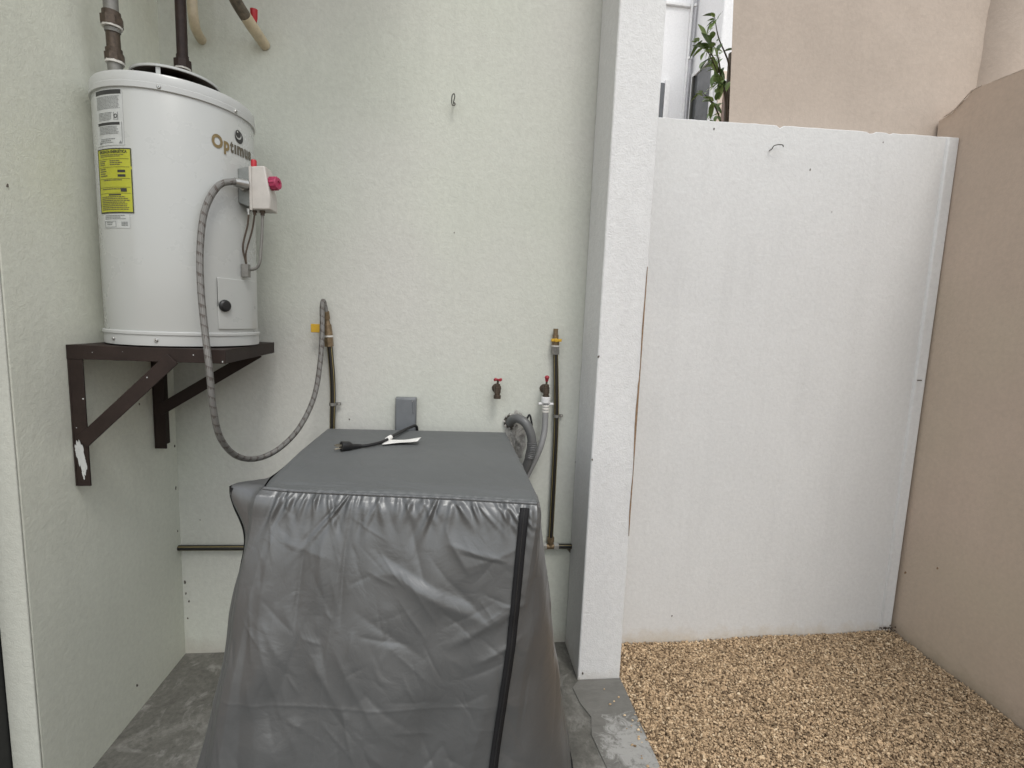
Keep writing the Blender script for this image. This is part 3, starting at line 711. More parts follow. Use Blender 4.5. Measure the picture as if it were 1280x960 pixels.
strips([(49.0, 49.35, 1.455, 1.541), (49.0, 49.6, 1.458, 1.472)], 0.0052, M['ink'], 'panel_slot', acc)
strips([(90, 91, 1.452, 1.461)], 0.0054, M['ink_grey'], 'panel_slot', acc)
# gas control valve
vx0, vy0 = -0.684, 1.690
gv = empty('gas_valve', (vx0 - HX + 0, vy0 - HY, 0.5)); gv.parent = root
def vpart(m, name, mat, parent=None, **k):
    o = m.build(name, mat, None, **k); o.parent = gv if parent is None else parent
    o.matrix_parent_inverse = Matrix.Translation(Vector((HX, HY, 1.332)) + Vector((vx0 - HX, vy0 - HY, 0.5))).inverted() if parent is None else Matrix.Identity(4)
    if parent is not None: o.matrix_parent_inverse = Matrix.Identity(4)
    return o
m = MB(); m.prism([(-0.688, 1.690, 1.777), (-0.652, 1.690, 1.765), (-0.652, 1.690, 1.890), (-0.688, 1.690, 1.880)], (0.0, 0.085, 0)); vpart(m, 'valve_body', M['grey_metal'], bevel=0.003)
m = MB(); m.prism([(-0.651, 1.684, 1.759), (-0.590, 1.684, 1.762), (-0.5905, 1.684, 1.800), (-0.606, 1.684, 1.893), (-0.651, 1.684, 1.887)], (0.0, 0.064, 0)); vpart(m, 'valve_cover', M['valve_white'], bevel=0.004)
m = MB(); m.lathe([(0.006, 0), (0.007, 0.004), (0.0145, 0.004), (0.0145, 0.0)], (0, 0, 0)); m.bm.free()
dc = Vector((-0.602, 1.712, 1.846))
m = MB(); m.lathe([(0.015, 0), (0.0185, 0.002), (0.0195, 0.010), (0.0195, 0.026), (0.0175, 0.031), (0.008, 0.032), (0.008, 0.029), (0.0, 0.029)], dc, (1, -0.25, 0.03), n=28, caps=False)
vpart(m, 'temperature_dial', M['pink'], angle=30)
for k in range(12):
    a = 2 * PI * k / 12; ax = Vector((1, -0.25, 0.03)).normalized(); u = Vector((0, 0, 1)); w_ = ax.cross(u).normalized()
    c = dc + ax * 0.016 + (u * math.cos(a) + w_ * math.sin(a)) * 0.0192
    m = MB(); m.tube([c - ax * .010, c + ax * .010], 0.0022, 6); vpart(m, 'dial_rib', M['pink'])
m = MB(); m.lathe([(0.0085, 0), (0.0085, 0.020), (0.007, 0.024)], (-0.643, 1.70, 1.887), n=14); vpart(m, 'pilot_button', M['red'])
m = MB(); m.lathe([(0.0045, 0), (0.0045, 0.13)], (-0.6475, 1.683, 1.757), n=8); vpart(m, 'cover_edge', M['valve_white'])
m = MB(); m.lathe([(0.018, 0), (0.018, 0.012), (0.013, 0.013), (0.013, 0.022)], (-0.668, 1.692, 1.831), (-0.25, -1, 0), n=6); vpart(m, 'inlet_nut', M['steel'])
for x, r, mt in ((-0.664, .006, 'steel'), (-0.645, .007, 'bronze'), (-0.622, .009, 'bronze')):
    m = MB(); m.lathe([(r, 0), (r, -0.010), (r * .7, -0.011), (r * .7, -0.018)], (x, 1.705, 1.764), n=8); vpart(m, 'tube_nut', M[mt])
m = MB(); m.tube(spline([(-.663, 1.705, 1.755), (-.667, 1.705, 1.716), (-.678, 1.703, 1.670), (-.682, 1.702, 1.640), (-.676, 1.705, 1.60), (-.674, 1.707, 1.566)], 8), 0.0028, 8); vpart(m, 'pilot_tube', M['bronze'])
m = MB(); m.tube(spline([(-.645, 1.705, 1.752), (-.654, 1.705, 1.700), (-.668, 1.703, 1.650), (-.674, 1.702, 1.620), (-.673, 1.705, 1.58), (-.671, 1.707, 1.560)], 8), 0.0028, 8); vpart(m, 'thermocouple_wire', M['bronze'])
m = MB(); m.tube(spline([(-.622, 1.705, 1.752), (-.624, 1.705, 1.700), (-.628, 1.703, 1.64), (-.631, 1.702, 1.605), (-.640, 1.703, 1.585), (-.655, 1.706, 1.577), (-.674, 1.712, 1.577)], 8), 0.0044, 10); vpart(m, 'burner_tube', M['pipe_grey'])
m = MB(); m.box(-0.684, -0.664, 1.69, 1.712, 1.552, 1.592); vpart(m, 'tube_bracket', M['pipe_grey'], bevel=0.001)

# ------------------------------------------------------------------ steel shelf
root = empty('steel_shelf', (-1.10, 1.78, 1.33)); tag(root, 'dark brown welded angle-iron shelf under the water heater with a patch of flaked white paint', 'shelf')
YF = 1.536; XR = -0.672
def bar(p0, p1, w_, t, side):
    """flat steel bar in the x-z plane at y from YY: width w_ across"""
    pass
m = MB(); m.box(-1.0985, XR, YF, YF + 0.005, 1.289, 1.3295); m.build('front_rail', M['bracket'], root, bevel=0.001)
m = MB(); m.box(-1.0985, XR - .0055, YF + .0055, YF + 0.040, 1.3245, 1.3295); m.build('front_flange', M['bracket'], root, bevel=0.001)
m = MB(); m.prism([(XR, YF + .0005, 1.289), (XR, YF + .0005, 1.3297), (XR - .024, 2.0, 1.3297), (XR - .024, 2.0, 1.289)], (-0.005, 0, 0)); m.build('end_rail', M['bracket'], root, bevel=0.001)
m = MB(); m.prism([(-1.0985, 1.578, 1.3240), (-.681, 1.578, 1.3240), (-.7025, 2.0, 1.3240), (-1.0985, 2.0, 1.3240)], (0, 0, .0048)); m.build('deck_plate', M['bracket'], root)
m = MB(); m.box(-1.0925, -.7035, 1.9955, 2.0005, 1.286, 1.3235); m.build('rear_rail', M['bracket'], root, bevel=0.001)
def bracket(y0, y1, zb, front):
    # upright angle on the left wall: flange on the wall and a web
    m = MB(); m.box(-1.0985, -1.0935, y0, y1, zb, 1.3235); m.build('upright', M['bracket'], root, bevel=0.001)
    m = MB(); m.box(-1.0930, -1.058, y0 if front else y0, y0 + 0.005, zb, 1.2885); m.build('upright_web', M['bracket'], root, bevel=0.001)
bracket(1.537, 1.592, 0.915, True)
bracket(1.925, 2.016, 0.925, False)
def brace(y, xa, za, xb, zb, w_):
    d = Vector((xb - xa, 0, zb - za)).normalized(); n = Vector((-d.z, 0, d.x)) * (w_ / 2)
    a = Vector((xa, y, za)); b = Vector((xb, y, zb))
    m = MB(); m.prism([a - n, b - n, b + n, a + n], (0, 0.005, 0)); m.build('brace', M['bracket'], root, bevel=0.001)
    m = MB(); m.prism([a + n - n.normalized() * .005 + Vector((0, .0055, 0)), b + n - n.normalized() * .005 + Vector((0, .0055, 0)), b + n + Vector((0, .0055, 0)), a + n + Vector((0, .0055, 0))], (0, 0.030, 0)); m.build('brace_flange', M['bracket'], root, bevel=0.001)
brace(1.5305, -1.070, 1.048, -0.815, 1.300, 0.040)
brace(1.9195, -1.075, 1.07, -0.725, 1.295, 0.040)
# flaked paint on the near upright
def ragged(y0, y1, z0, z1, x, n=14, seed=0):
    rnd = random.Random(seed); a = []; b = []
    for k in range(n):
        z = z0 + (z1 - z0) * k / (n - 1); taper = math.sin(PI * (k + .6) / (n + .2)) ** .4
        c = (y0 + y1) / 2; h = (y1 - y0) / 2
        a.append((x, c - h * taper * rnd.uniform(.7, 1), z)); b.append((x, c + h * taper * rnd.uniform(.45, 1), z))
    return a + b[::-1]
m = MB(); pts = ragged(1.541, 1.583, 0.955, 1.04, -1.0932, seed=3); m.prism(pts, (0.0006, 0, 0)); m.build('flaked_paint', M['bare_white'], root, smooth=False)
for k, (xc, z0, z1, wd) in enumerate(((-1.085, 0.975, 1.052, .005), (-1.0785, 0.958, 1.060, .006), (-1.072, 0.948, 1.040, .0055), (-1.0895, 1.0, 1.04, .003), (-1.067, 0.965, 1.0, .003), (-1.075, 0.935, 0.965, .003))):
    rnd = random.Random(k + 31); A_ = []; B_ = []
    for q in range(13):
        f = q / 12; z = z0 + (z1 - z0) * f; tp_ = math.sin(PI * (f * .96 + .02)) ** .5; c_ = xc - 0.004 * (f - .5)
        A_.append((c_ - wd * tp_ * rnd.uniform(.5, 1.1), 1.5360 - .0001 * k, z)); B_.append((c_ + wd * tp_ * rnd.uniform(.5, 1.1), 1.5360 - .0001 * k, z))
    m = MB(); m.prism(A_ + B_[::-1], (0, 0.0006, 0)); m.build('flaked_paint', M['bare_white'], root, smooth=False)
for x, y, z, r in ((-1.062, 1.535, 1.175, .004), (-1.085, 1.535, 1.09, .0025), (-.885, 1.5345, 1.243, .003), (-.76, 1.535, 1.312, .003), (-.68, 1.535, 1.295, .004), (-1.03, 1.535, 1.31, .0015), (-.95, 1.535, 1.315, .0012)):
    n = 7; r *= .62; m = MB(); m.prism([(x + r * random.uniform(.6, 1.1) * math.cos(2 * PI * k / n), y + .0008 - (0.0055 if x == -.885 else 0), z + r * random.uniform(.6, 1.3) * math.sin(2 * PI * k / n)) for k in range(n)], (0, .0008, 0)); m.build('paint_fleck', M['bare_white'], root, smooth=False)
for y, z in ((1.56, 0.945), (1.97, 1.0), (1.56, 1.2)):
    m = MB(); m.lathe([(0.009, 0), (0.009, .004), (.005, .006)], (-1.0935, y, z), (1, 0, 0), n=8); m.build('anchor_bolt', M['bronze'], root)

# ------------------------------------------------------------------ braided gas hose
root = empty('braided_gas_hose', (-0.66, 1.66, 1.83)); tag(root, 'braided steel gas hose looping from heater valve down and up to the wall', 'hose')
hp = [(-0.664, 1.668, 1.831), (-0.680, 1.645, 1.829), (-0.707, 1.605, 1.805), (-0.731, 1.572, 1.729), (-0.736, 1.547, 1.618), (-0.730, 1.530, 1.505), (-0.718, 1.518, 1.392), (-0.704, 1.507, 1.279),
      (-0.704, 1.522, 1.160), (-0.703, 1.560, 1.059), (-0.688, 1.630, 0.985), (-0.655, 1.710, 0.954), (-0.610, 1.790, 0.970), (-0.562, 1.860, 1.033), (-0.530, 1.930, 1.136), (-0.519, 1.975, 1.269),
      (-0.518, 2.000, 1.391), (-0.521, 2.012, 1.465), (-0.5195, 2.022, 1.494), (-0.5155, 2.031, 1.474), (-0.512, 2.037, 1.438)]
m = MB(); m.tube(spline(hp, 12), 0.0094, 16); m.build('braid', M['braid'], root)
m = MB(); m.tube([(-0.655, 1.675, 1.831), (-0.680, 1.648, 1.829)], 0.0135, 12); m.build('ferrule', M['steel'], root)
m = MB(); m.tube([(-0.513, 2.034, 1.455), (-0.511, 2.041, 1.425)], 0.013, 12); m.build('ferrule', M['brass'], root)

# ------------------------------------------------------------------ gas pipes on the back wall
root = empty('gas_riser', (-0.5, 2.045, 0.5)); tag(root, 'black gas pipe with yellow lines rising to the braided hose', 'gas pipe')
m = MB(); m.tube(spline([(-0.503, 2.043, 1.335), (-0.498, 2.045, 1.280), (-0.491, 2.045, 1.184), (-0.490, 2.045, 1.086), (-0.492, 2.045, 0.988), (-0.493, 2.045, 0.75), (-0.493, 2.045, 0.51)], 6), 0.0112, 16); m.build('pipe', M['striped'], root)
m = MB(); m.tube([(-0.5115, 2.041, 1.424), (-0.509, 2.0415, 1.405), (-0.509, 2.0415, 1.404), (-0.5055, 2.042, 1.362)], [0.010, 0.012, 0.015, 0.017], 12); m.build('valve_body', M['brass'], root)
m = MB(); m.tube([(-0.5053, 2.042, 1.3615), (-0.505, 2.042, 1.355)], 0.0175, 14); m.build('thread_tape', M['sealant'], root)
m = MB(); m.tube([(-0.505, 2.042, 1.3545), (-0.5025, 2.043, 1.318)], 0.0175, 6); m.build('compression_nut', M['brass'], root)
m = MB(); m.box(-0.566, -0.522, 2.018, 2.022, 1.372, 1.405); m.build('lever', M['yellow_handle'], root, bevel=0.002)
def clamp(parent, x, z, y=2.045, r=0.0118):
    m = MB(); m.lathe([(r, -.006), (r + .0025, -.006), (r + .0025, .006), (r, .006)], (x, y, z), n=18, caps=False); m.box(x + r, x + r + .018, y + .008, y + .012, z - .006, z + .006); c = m.build('clamp', M['pipe_grey'], parent)
    m = MB(); m.lathe([(.004, 0), (.0035, .003)], (x + r + .011, y + .008, z), (0, -1, 0), n=8); m.build('screw', M['steel'], c)
clamp(root, -0.490, 1.086)
root = empty('gas_pipe_run', (0.43, 2.045, 0.475)); tag(root, 'black yellow-lined gas pipe running low along the wall and up right of the taps', 'gas pipe')
m = MB(); m.tube([(-1.099, 2.050, 0.478), (-0.30, 2.050, 0.474), (0.405, 2.050, 0.472)], 0.0112, 16); m.build('pipe', M['striped'], root)
m = MB(); m.tube([(0.458, 2.050, 0.472), (0.5295, 2.050, 0.471)], 0.0112, 16); m.build('pipe', M['striped'], root)
m = MB(); m.tube(spline([(0.434, 2.050, 0.50), (0.433, 2.050, 0.80), (0.429, 2.050, 1.06), (0.410, 2.050, 1.345)], 8), 0.0112, 16); m.build('pipe', M['striped'], root)
m = MB(); m.tube([(0.413, 2.050, 0.472), (0.452, 2.050, 0.472)], 0.012, 12); m.tube([(0.434, 2.050, 0.472), (0.434, 2.050, 0.496)], 0.012, 12); tee = m.build('tee', M['brass'], root)
for a, b in (((0.396, 2.050, 0.472), (0.416, 2.050, 0.472)), ((0.450, 2.050, 0.472), (0.470, 2.050, 0.472)), ((0.434, 2.050, 0.493), (0.434, 2.050, 0.515))):
    m = MB(); m.tube([a, b], 0.0165, 6); m.build('nut', M['steel'] if a[2] < .48 else M['brass'], tee)
clamp(root, 0.429, 1.056, 2.050)
m = MB(); m.tube([(0.411, 2.050, 1.318), (0.409, 2.050, 1.350)], 0.0175, 6); m.build('compression_nut', M['pipe_grey'], root)
m = MB(); m.tube([(0.409, 2.050, 1.3505), (0.409, 2.050, 1.3565)], 0.0168, 14); m.build('thread_tape', M['sealant'], root)
m = MB(); m.tube([(0.409, 2.050, 1.357), (0.408, 2.050, 1.38), (0.408, 2.050, 1.381), (0.4075, 2.050, 1.40), (.4075, 2.05, 1.401), (0.407, 2.050, 1.425)], [0.016, 0.016, 0.0125, 0.0125, .010, 0.010], 14); m.build('valve_body', M['brass'], root)
m = MB(); m.box(0.386, 0.430, 2.026, 2.030, 1.372, 1.384); m.lathe([(.008, 0), (.008, .012)], (0.407, 2.034, 1.378), (0, -1, 0), n=10); m.build('lever', M['yellow_handle'], root, bevel=0.0015)
m = MB(); m.prism([(0.515, 2.069, .448), (0.531, 2.069, .43), (0.5305, 2.069, .455)], (0, -0.002, 0)); m.build('old_sealant', M['chip'], root, smooth=False)

# ------------------------------------------------------------------ pipes above the heater
root = empty('cold_water_pipe', (-1.02, 1.69, 2.08)); tag(root, 'grey and brown threaded water pipe entering the heater top beside the left wall', 'pipe')
m = MB(); m.tube([(-1.0245, 1.695, 2.080), (-1.0245, 1.695, 2.155)], 0.019, 14); m.build('pipe', M['pipe_grey'], root)
m = MB(); m.tube([(-1.0245, 1.695, 2.150), (-1.0245, 1.695, 2.157)], 0.0235, 14); m.build('thread_tape', M['sealant'], root)
m = MB(); m.tube([(-1.0245, 1.695, 2.1575), (-1.0245, 1.694, 2.177)], [0.025, 0.025], 8); m.tube([(-1.0245, 1.694, 2.1775), (-1.0245, 1.693, 2.190)], 0.021, 14); m.build('union_nut', M['bronze'], root)
m = MB(); m.tube([(-1.0245, 1.693, 2.1905), (-1.0245, 1.692, 2.2345)], 0.0175, 14); m.build('nipple', M['bronze'], root)
m = MB(); m.tube([(-1.0245, 1.692, 2.235), (-1.0245, 1.691, 2.245)], 0.020, 14); m.build('thread_tape', M['pipe_grey'], root)
m = MB(); m.tube([(-1.0245, 1.691, 2.2455), (-1.0245, 1.691, 2.251)], 0.0255, 14); m.build('seal_ring', M['sealant'], root)
m = MB(); m.tube([(-1.0245, 1.691, 2.2515), (-1.0245, 1.690, 2.275)], 0.028, 8); m.tube([(-1.0245, 1.690, 2.2755), (-1.0245, 1.690, 2.289)], 0.023, 14); m.build('union_nut', M['bronze'], root)
m = MB(); m.tube([(-1.0245, 1.690, 2.2895), (-1.0245, 1.685, 3.45)], 0.0185, 14); m.build('pipe', M['pipe_grey'], root)
root = empty('hot_water_pipe', (-0.92, 1.85, 2.2)); tag(root, 'thin brown vertical pipe with a union coming down through the draft hood', 'pipe')
m = MB(); m.tube([(-0.921, 1.865, 2.2655), (-0.921, 1.865, 3.45)], 0.0165, 14); m.build('pipe', M['brown_pipe'], root)
m = MB(); m.tube([(-0.921, 1.865, 2.250), (-0.921, 1.865, 2.265)], 0.0185, 14); m.tube([(-0.921, 1.865, 2.2265), (-0.921, 1.865, 2.2495)], 0.0265, 8); m.build('union_nut', M['brown_pipe'], root)
m = MB(); m.tube([(-0.921, 1.865, 2.221), (-0.921, 1.865, 2.226)], 0.0235, 14); m.build('seal_ring', M['sealant'], root)
m = MB(); m.tube([(-0.921, 1.865, 2.172), (-0.921, 1.865, 2.2205)], 0.0175, 14); m.build('nipple', M['bronze'], root)
m = MB(); m.tube(spline([(-0.940, 1.978, 3.45), (-0.940, 1.978, 2.60), (-0.940, 1.980, 2.50), (-0.939, 1.982, 2.452), (-0.942, 1.998, 2.425), (-0.948, 2.03, 2.416), (-0.954, 2.0695, 2.415)], 6), 0.0165, 14)
r1 = m.build('ivory_pipe', M['ivory']); tag(r1, 'ivory plastic pipe bending into the wall right of the brown pipe', 'pipe')
root = empty('capped_pipe', (-0.74, 2.0, 2.45)); tag(root, 'dirty pipe elbow with a red cap entering the wall above right of heater', 'pipe')
m = MB(); m.tube(spline([(-0.778, 1.84, 3.45), (-0.778, 1.86, 2.62), (-0.777, 1.88, 2.52), (-0.768, 1.905, 2.474), (-0.754, 1.955, 2.447)], 6), 0.0195, 14); m.build('pipe', M['dirty_ivory'], root)
m = MB(); m.tube([(-0.754, 1.948, 2.449), (-0.748, 1.978, 2.438), (-0.741, 2.02, 2.428), (-0.733, 2.0695, 2.417)], [0.0198, 0.0202, 0.0198, 0.0185], 14); m.build('elbow', M['ivory'], root)
m = MB(); m.tube([(-0.737, 1.982, 2.450), (-0.737, 1.980, 2.462), (-0.737, 1.978, 2.488)], [0.008, 0.0115, 0.013], 8); m.build('red_cap', M['red'], root)

# ------------------------------------------------------------------ electrical box, hooks, taps
root = empty('electrical_box', (-0.2, 2.07, 0.95)); tag(root, 'grey metal weatherproof outlet box on the back wall', 'electrical box')
m = MB(); m.box(-0.242, -0.158, 2.036, 2.0695, 0.960, 1.120); m.build('box', M['box_grey'], root, bevel=0.003)
m = MB(); m.box(-0.2395, -0.1605, 2.028, 2.0355, 0.963, 1.1175); m.build('cover', M['box_grey'], root, bevel=0.003)
m = MB(); m.tube([(-0.168, 2.027, 1.062), (-0.168, 2.027, 1.112)], 0.004, 8); m.build('hinge', M['box_grey'], root)
m = MB(); m.lathe([(.004, 0), (.003, .003)], (-.171, 2.028, 1.108), (0, -1, 0), n=8); m.build('screw', M['steel'], root)
def wire(name, label, pts, r):
    m = MB(); m.tube(spline(pts, 6), r, 8); return tag(m.build(name, M['hook']), label, 'hook', 'wire hooks screwed into the walls')
wire('wall_hook', 'small wire hook high in the middle of the back wall', [(-0.0385, 2.07, 2.276), (-0.0385, 2.045, 2.272), (-0.032, 2.040, 2.263), (-0.040, 2.038, 2.256), (-0.046, 2.038, 2.266), (-0.045, 2.038, 2.290), (-0.038, 2.039, 2.299), (-0.035, 2.040, 2.287), (-0.040, 2.040, 2.268)], 0.0022)
wire('wall_hook', 'bent wire hook near the top of the white garden wall', [(1.268, 2.05, 2.196), (1.268, 2.033, 2.198), (1.271, 2.027, 2.208), (1.286, 2.024, 2.213), (1.306, 2.022, 2.213), (1.310, 2.022, 2.205)], 0.0020)
def tap(x, z, label, handle, ang, ylen=0.052):
    root = empty('garden_tap', (x, 2.07, z)); tag(root, label, 'tap', 'garden taps on the back wall'); y = 2.07 - ylen
    m = MB(); m.lathe([(0.020, 0), (0.018, .004), (.010, .006)], (x, 2.0695, z), (0, -1, 0), n=16); m.build('wall_flange', M['bronze'], root)
    m = MB(); m.tube([(x, 2.064, z), (x, y, z)], 0.0105, 12); m.tube([(x, y, z + .012), (x, y, z - .012), (x, y, z - .013), (x, y, z - .022), (x, y, z - .0225), (x, y, z - .036)], [0.013, .014, .0115, .0115, .015, .015], 14)
    m.build('body', M['bronze'], root)
    m = MB(); m.tube([(x, y, z + .0125), (x, y, z + .024), (x, y, z + .0245), (x, y, z + .040)], [.0115, .0105, .0045, .0045], 8); m.build('bonnet', M['bronze'], root)
    m = MB()
    if handle == 'cross':
        for k in range(2):
            a = ang + PI / 2 * k; d = Vector((math.cos(a), math.sin(a), 0)) * 0.017; c = Vector((x, y, z + .042)); m.tube([c - d, c - d * .3, c + d * .3, c + d], [.0062, .0042, .0042, .0062], 8)
    else:
        c = Vector((x, y, z + .042)); m.tube([c + Vector((0, 0, -.004)), c + Vector((0, -.004, .012))], [.006, .009], 10); m.lathe([(.0005, -.009), (.008, -.005), (.010, 0), (.008, .006), (.0005, .009)], c + Vector((0, -.004, .012)), n=12)
    m.build('handle', M['dark_red'], root); return root
tap(0.171, 1.166, 'bronze garden tap with red cross handle and no hose', 'cross', 0.5)
tap(0.374, 1.170, 'bronze garden tap whose spout carries a white hose connector', 'knob', 0.2)
root = empty('supply_hose', (0.374, 2.018, 1.13)); tag(root, 'light grey washing machine supply hose hanging from its white connector', 'hose')
tx, ty = 0.374, 2.018
m = MB(); m.lathe([(.017, 0), (.019, -.002), (.019, -.024), (.016, -.027)], (tx, ty, 1.143), n=16); m.build('connector', M['white_plastic'], root)
m = MB(); m.box(tx - .030, tx + .034, ty - .006, ty + .006, 1.108, 1.118); m.build('connector_wings', M['white_plastic'], root, bevel=.003)
for k in range(3):
    m = MB(); m.lathe([(.0135, 0), (.0148, -.002), (.0148, -.007), (.0135, -.009)], (tx + .001, ty, 1.108 - k * .0115), n=16); m.build('collar', M['sealant'], root)
m = MB(); m.tube(spline([(tx + .001, ty, 1.112), (tx + .001, ty - .002, 1.07), (tx, 2.010, 1.0), (0.359, 2.0, 0.934), (0.335, 2.005, 0.867), (0.300, 2.015, 0.78), (.27, 2.03, .68)], 8), 0.0128, 14); m.build('hose_tube', M['hose_grey'], root)
# drain hose out of a broken hole
root = empty('drain_hose', (0.25, 2.05, 1.03)); tag(root, 'dark grey thick drain hose arching out of the broken wall hole', 'hose')
hp = spline([(0.232, 2.066, 1.020), (0.242, 2.035, 1.040), (0.262, 2.005, 1.050), (0.290, 1.982, 1.035), (0.312, 1.975, 0.990), (0.319, 1.978, 0.935), (0.308, 1.99, 0.871), (0.288, 2.01, 0.80), (.27, 2.02, .70)], 10)
m = MB(); m.tube(hp, [0.0185 + (0.0012 if i % 2 else 0) for i in range(len(hp))] if False else [0.0188] * len(hp), 16); dh = m.build('hose_tube', M['hose_dark'], root)
k0 = int(len(hp) * .57)
m = MB()
seg = hp[k0:k0 + 12]; fine = spline(seg, 4)
m.tube(fine, [0.0200 + 0.0022 * math.sin(i * 1.3) for i in range(len(fine))], 16); m.build('bellows', M['hose_dark'], root)
m = MB(); m.tube(spline([(0.292, 2.03, 1.018), (0.298, 2.022, 1.040), (0.306, 2.02, 1.062), (0.312, 2.02, 1.060), (0.319, 2.02, 1.035), (0.322, 2.025, 1.018)], 6), 0.0042, 8); m.box(0.296, 0.322, 2.016, 2.026, 1.012, 1.024); m.build('hanger', M['black'], root)
# the hole itself
root = empty('wall_hole', (0.24, 2.069, 1.0)); tag(root, 'ragged broken plaster hole around the drain hose', 'wall hole')
def blob(cx, cz, rx, rz, y, seed, n=26):
    rnd = random.Random(seed); return [(cx + rx * (1 + .22 * noise.noise((math.cos(2 * PI * k / n) * 2.5, math.sin(2 * PI * k / n) * 2.5, seed))) * rnd.uniform(.9, 1.08) * math.cos(2 * PI * k / n), y,
                                         cz + rz * (1 + .22 * noise.noise((math.cos(2 * PI * k / n) * 2.5, math.sin(2 * PI * k / n) * 2.5, seed + 9))) * rnd.uniform(.9, 1.08) * math.sin(2 * PI * k / n)) for k in range(n)]
def rough_disc(cx, cz, rx, rz, y0, hgt, seed, mat, name, parent):
    ring = blob(cx, cz, rx, rz, y0, seed, 40); m = MB(); rows = []
    for p in ring + [ring[0]]:
        row = []
        for q in (1.0, .85, .7, .55, .4, .2, .01):
            x = cx + (p[0] - cx) * q; z = cz + (p[2] - cz) * q
            row.append((x, y0 - hgt * (1 - q ** 3) * (0.5 + 1.1 * noise.noise((x * 60, seed, z * 60)) + .4 * noise.noise((x * 160, seed, z * 160))), z))
        rows.append(row)
    m.grid(rows); return m.build(name, mat, parent, angle=60)
rough_disc(0.262, 0.955, 0.045, 0.115, 2.0685, 0.016, 4, M['broken'], 'rough_filling', root)
m = MB(); m.prism(blob(0.236, 1.025, .030, .030, 2.060, 2), (0, .009, 0)); m.build('hole_edge', M['hole'], root, smooth=False)
for k in range(9):
    a = 2 * PI * k / 9 + .3; c = Vector((0.238 + .030 * math.cos(a), 2.058, 1.026 + .030 * math.sin(a)))
    m = MB(); m.lathe([(.0008, -.006), (.0065 * random.uniform(.6, 1.3), 0), (.0008, .007)], c, (random.uniform(-1, 1), -.6, random.uniform(-1, 1)), n=6); m.build('plaster_lump', M['broken'], root, smooth=False)

# ------------------------------------------------------------------ cloth-covered machine
root = empty('machine_cover', (-0.14, 1.6, 0)); tag(root, 'wrinkled silver-grey fitted cover with black zips draped over a washing machine', 'machine cover')
TOPP = np.array([(-.495, 1.985), (-.498, 1.66), (-.490, 1.36), (-.480, 1.290), (-.25, 1.262), (0.0, 1.232), (.214, 1.198), (.220, 1.29), (.215, 1.6), (.207, 1.975)])
BOTP = np.array([(-.56, 2.04), (-.635, 1.62), (-.675, 1.27), (-.615, 1.135), (-.32, 1.085), (-.03, 1.075), (.085, 1.09), (.355, 1.21), (.42, 1.52), (.33, 2.04)])
HT = 1.0
def vnoise(x, y, seed):
    """smooth 2-D value noise, numpy"""
    r = np.random.default_rng(seed); T = r.random((64, 64)) * 2 - 1
    xi = np.floor(x).astype(int); yi = np.floor(y).astype(int); fx = x - xi; fy = y - yi
    fx = fx * fx * fx * (fx * (6 * fx - 15) + 10); fy = fy * fy * fy * (fy * (6 * fy - 15) + 10)
    g = lambda a, b: T[a % 64, b % 64]
    return (g(xi, yi) * (1 - fx) + g(xi + 1, yi) * fx) * (1 - fy) + (g(xi, yi + 1) * (1 - fx) + g(xi + 1, yi + 1) * fx) * fy
crng = np.random.default_rng(5)
CREASES = []
def add_creases(n, tr, vr, ang, asp, L, W, A):
    for _ in range(n):
        CREASES.append((crng.uniform(*tr), crng.uniform(*vr), crng.normal(ang, asp), crng.uniform(*L), crng.uniform(*W), crng.choice([-1, 1, 1]) * crng.uniform(*A)))
# a is metres along the skirt from the front-left corner, v metres down
add_creases(36, (0.05, 0.72), (0.04, 0.60), 1.0, 0.7, (0.02, 0.07), (0.003, 0.006), (0.0007, 0.0018))
add_creases(60, (-0.03, 0.40), (0.05, 0.95), 1.35, 0.22, (0.03, 0.12), (0.006, 0.013), (0.0010, 0.0030))
add_creases(30, (0.10, 0.75), (0.08, 0.80), 1.00, 0.30, (0.03, 0.10), (0.006, 0.012), (0.0008, 0.0026))
add_creases(26, (0.10, 0.72), (0.10, 0.60), 0.45, 0.30, (0.03, 0.10), (0.006, 0.012), (0.0008, 0.0024))
add_creases(18, (0.30, 0.72), (0.10, 0.70), -0.55, 0.25, (0.03, 0.08), (0.006, 0.012), (0.0008, 0.0024))
add_creases(26, (-0.8, -0.02), (0.02, 0.95), 1.4, 0.3, (0.05, 0.2), (0.008, 0.016), (0.001, 0.004))
add_creases(60, (0.72, 1.6), (0.02, 0.95), 1.45, 0.3, (0.05, 0.22), (0.006, 0.016), (0.001, 0.005))
# puckers hanging from the gathered top seam: they start at the seam and fan out
PUCK = []
for _ in range(44):
    pa_ = crng.uniform(0.05, 0.69); PUCK.append((pa_, crng.normal(0, 0.30) + (0.25 if pa_ > 0.5 else -0.05), crng.uniform(0.025, 0.105), crng.uniform(0.0035, 0.0065), crng.uniform(0.003, 0.0075)))
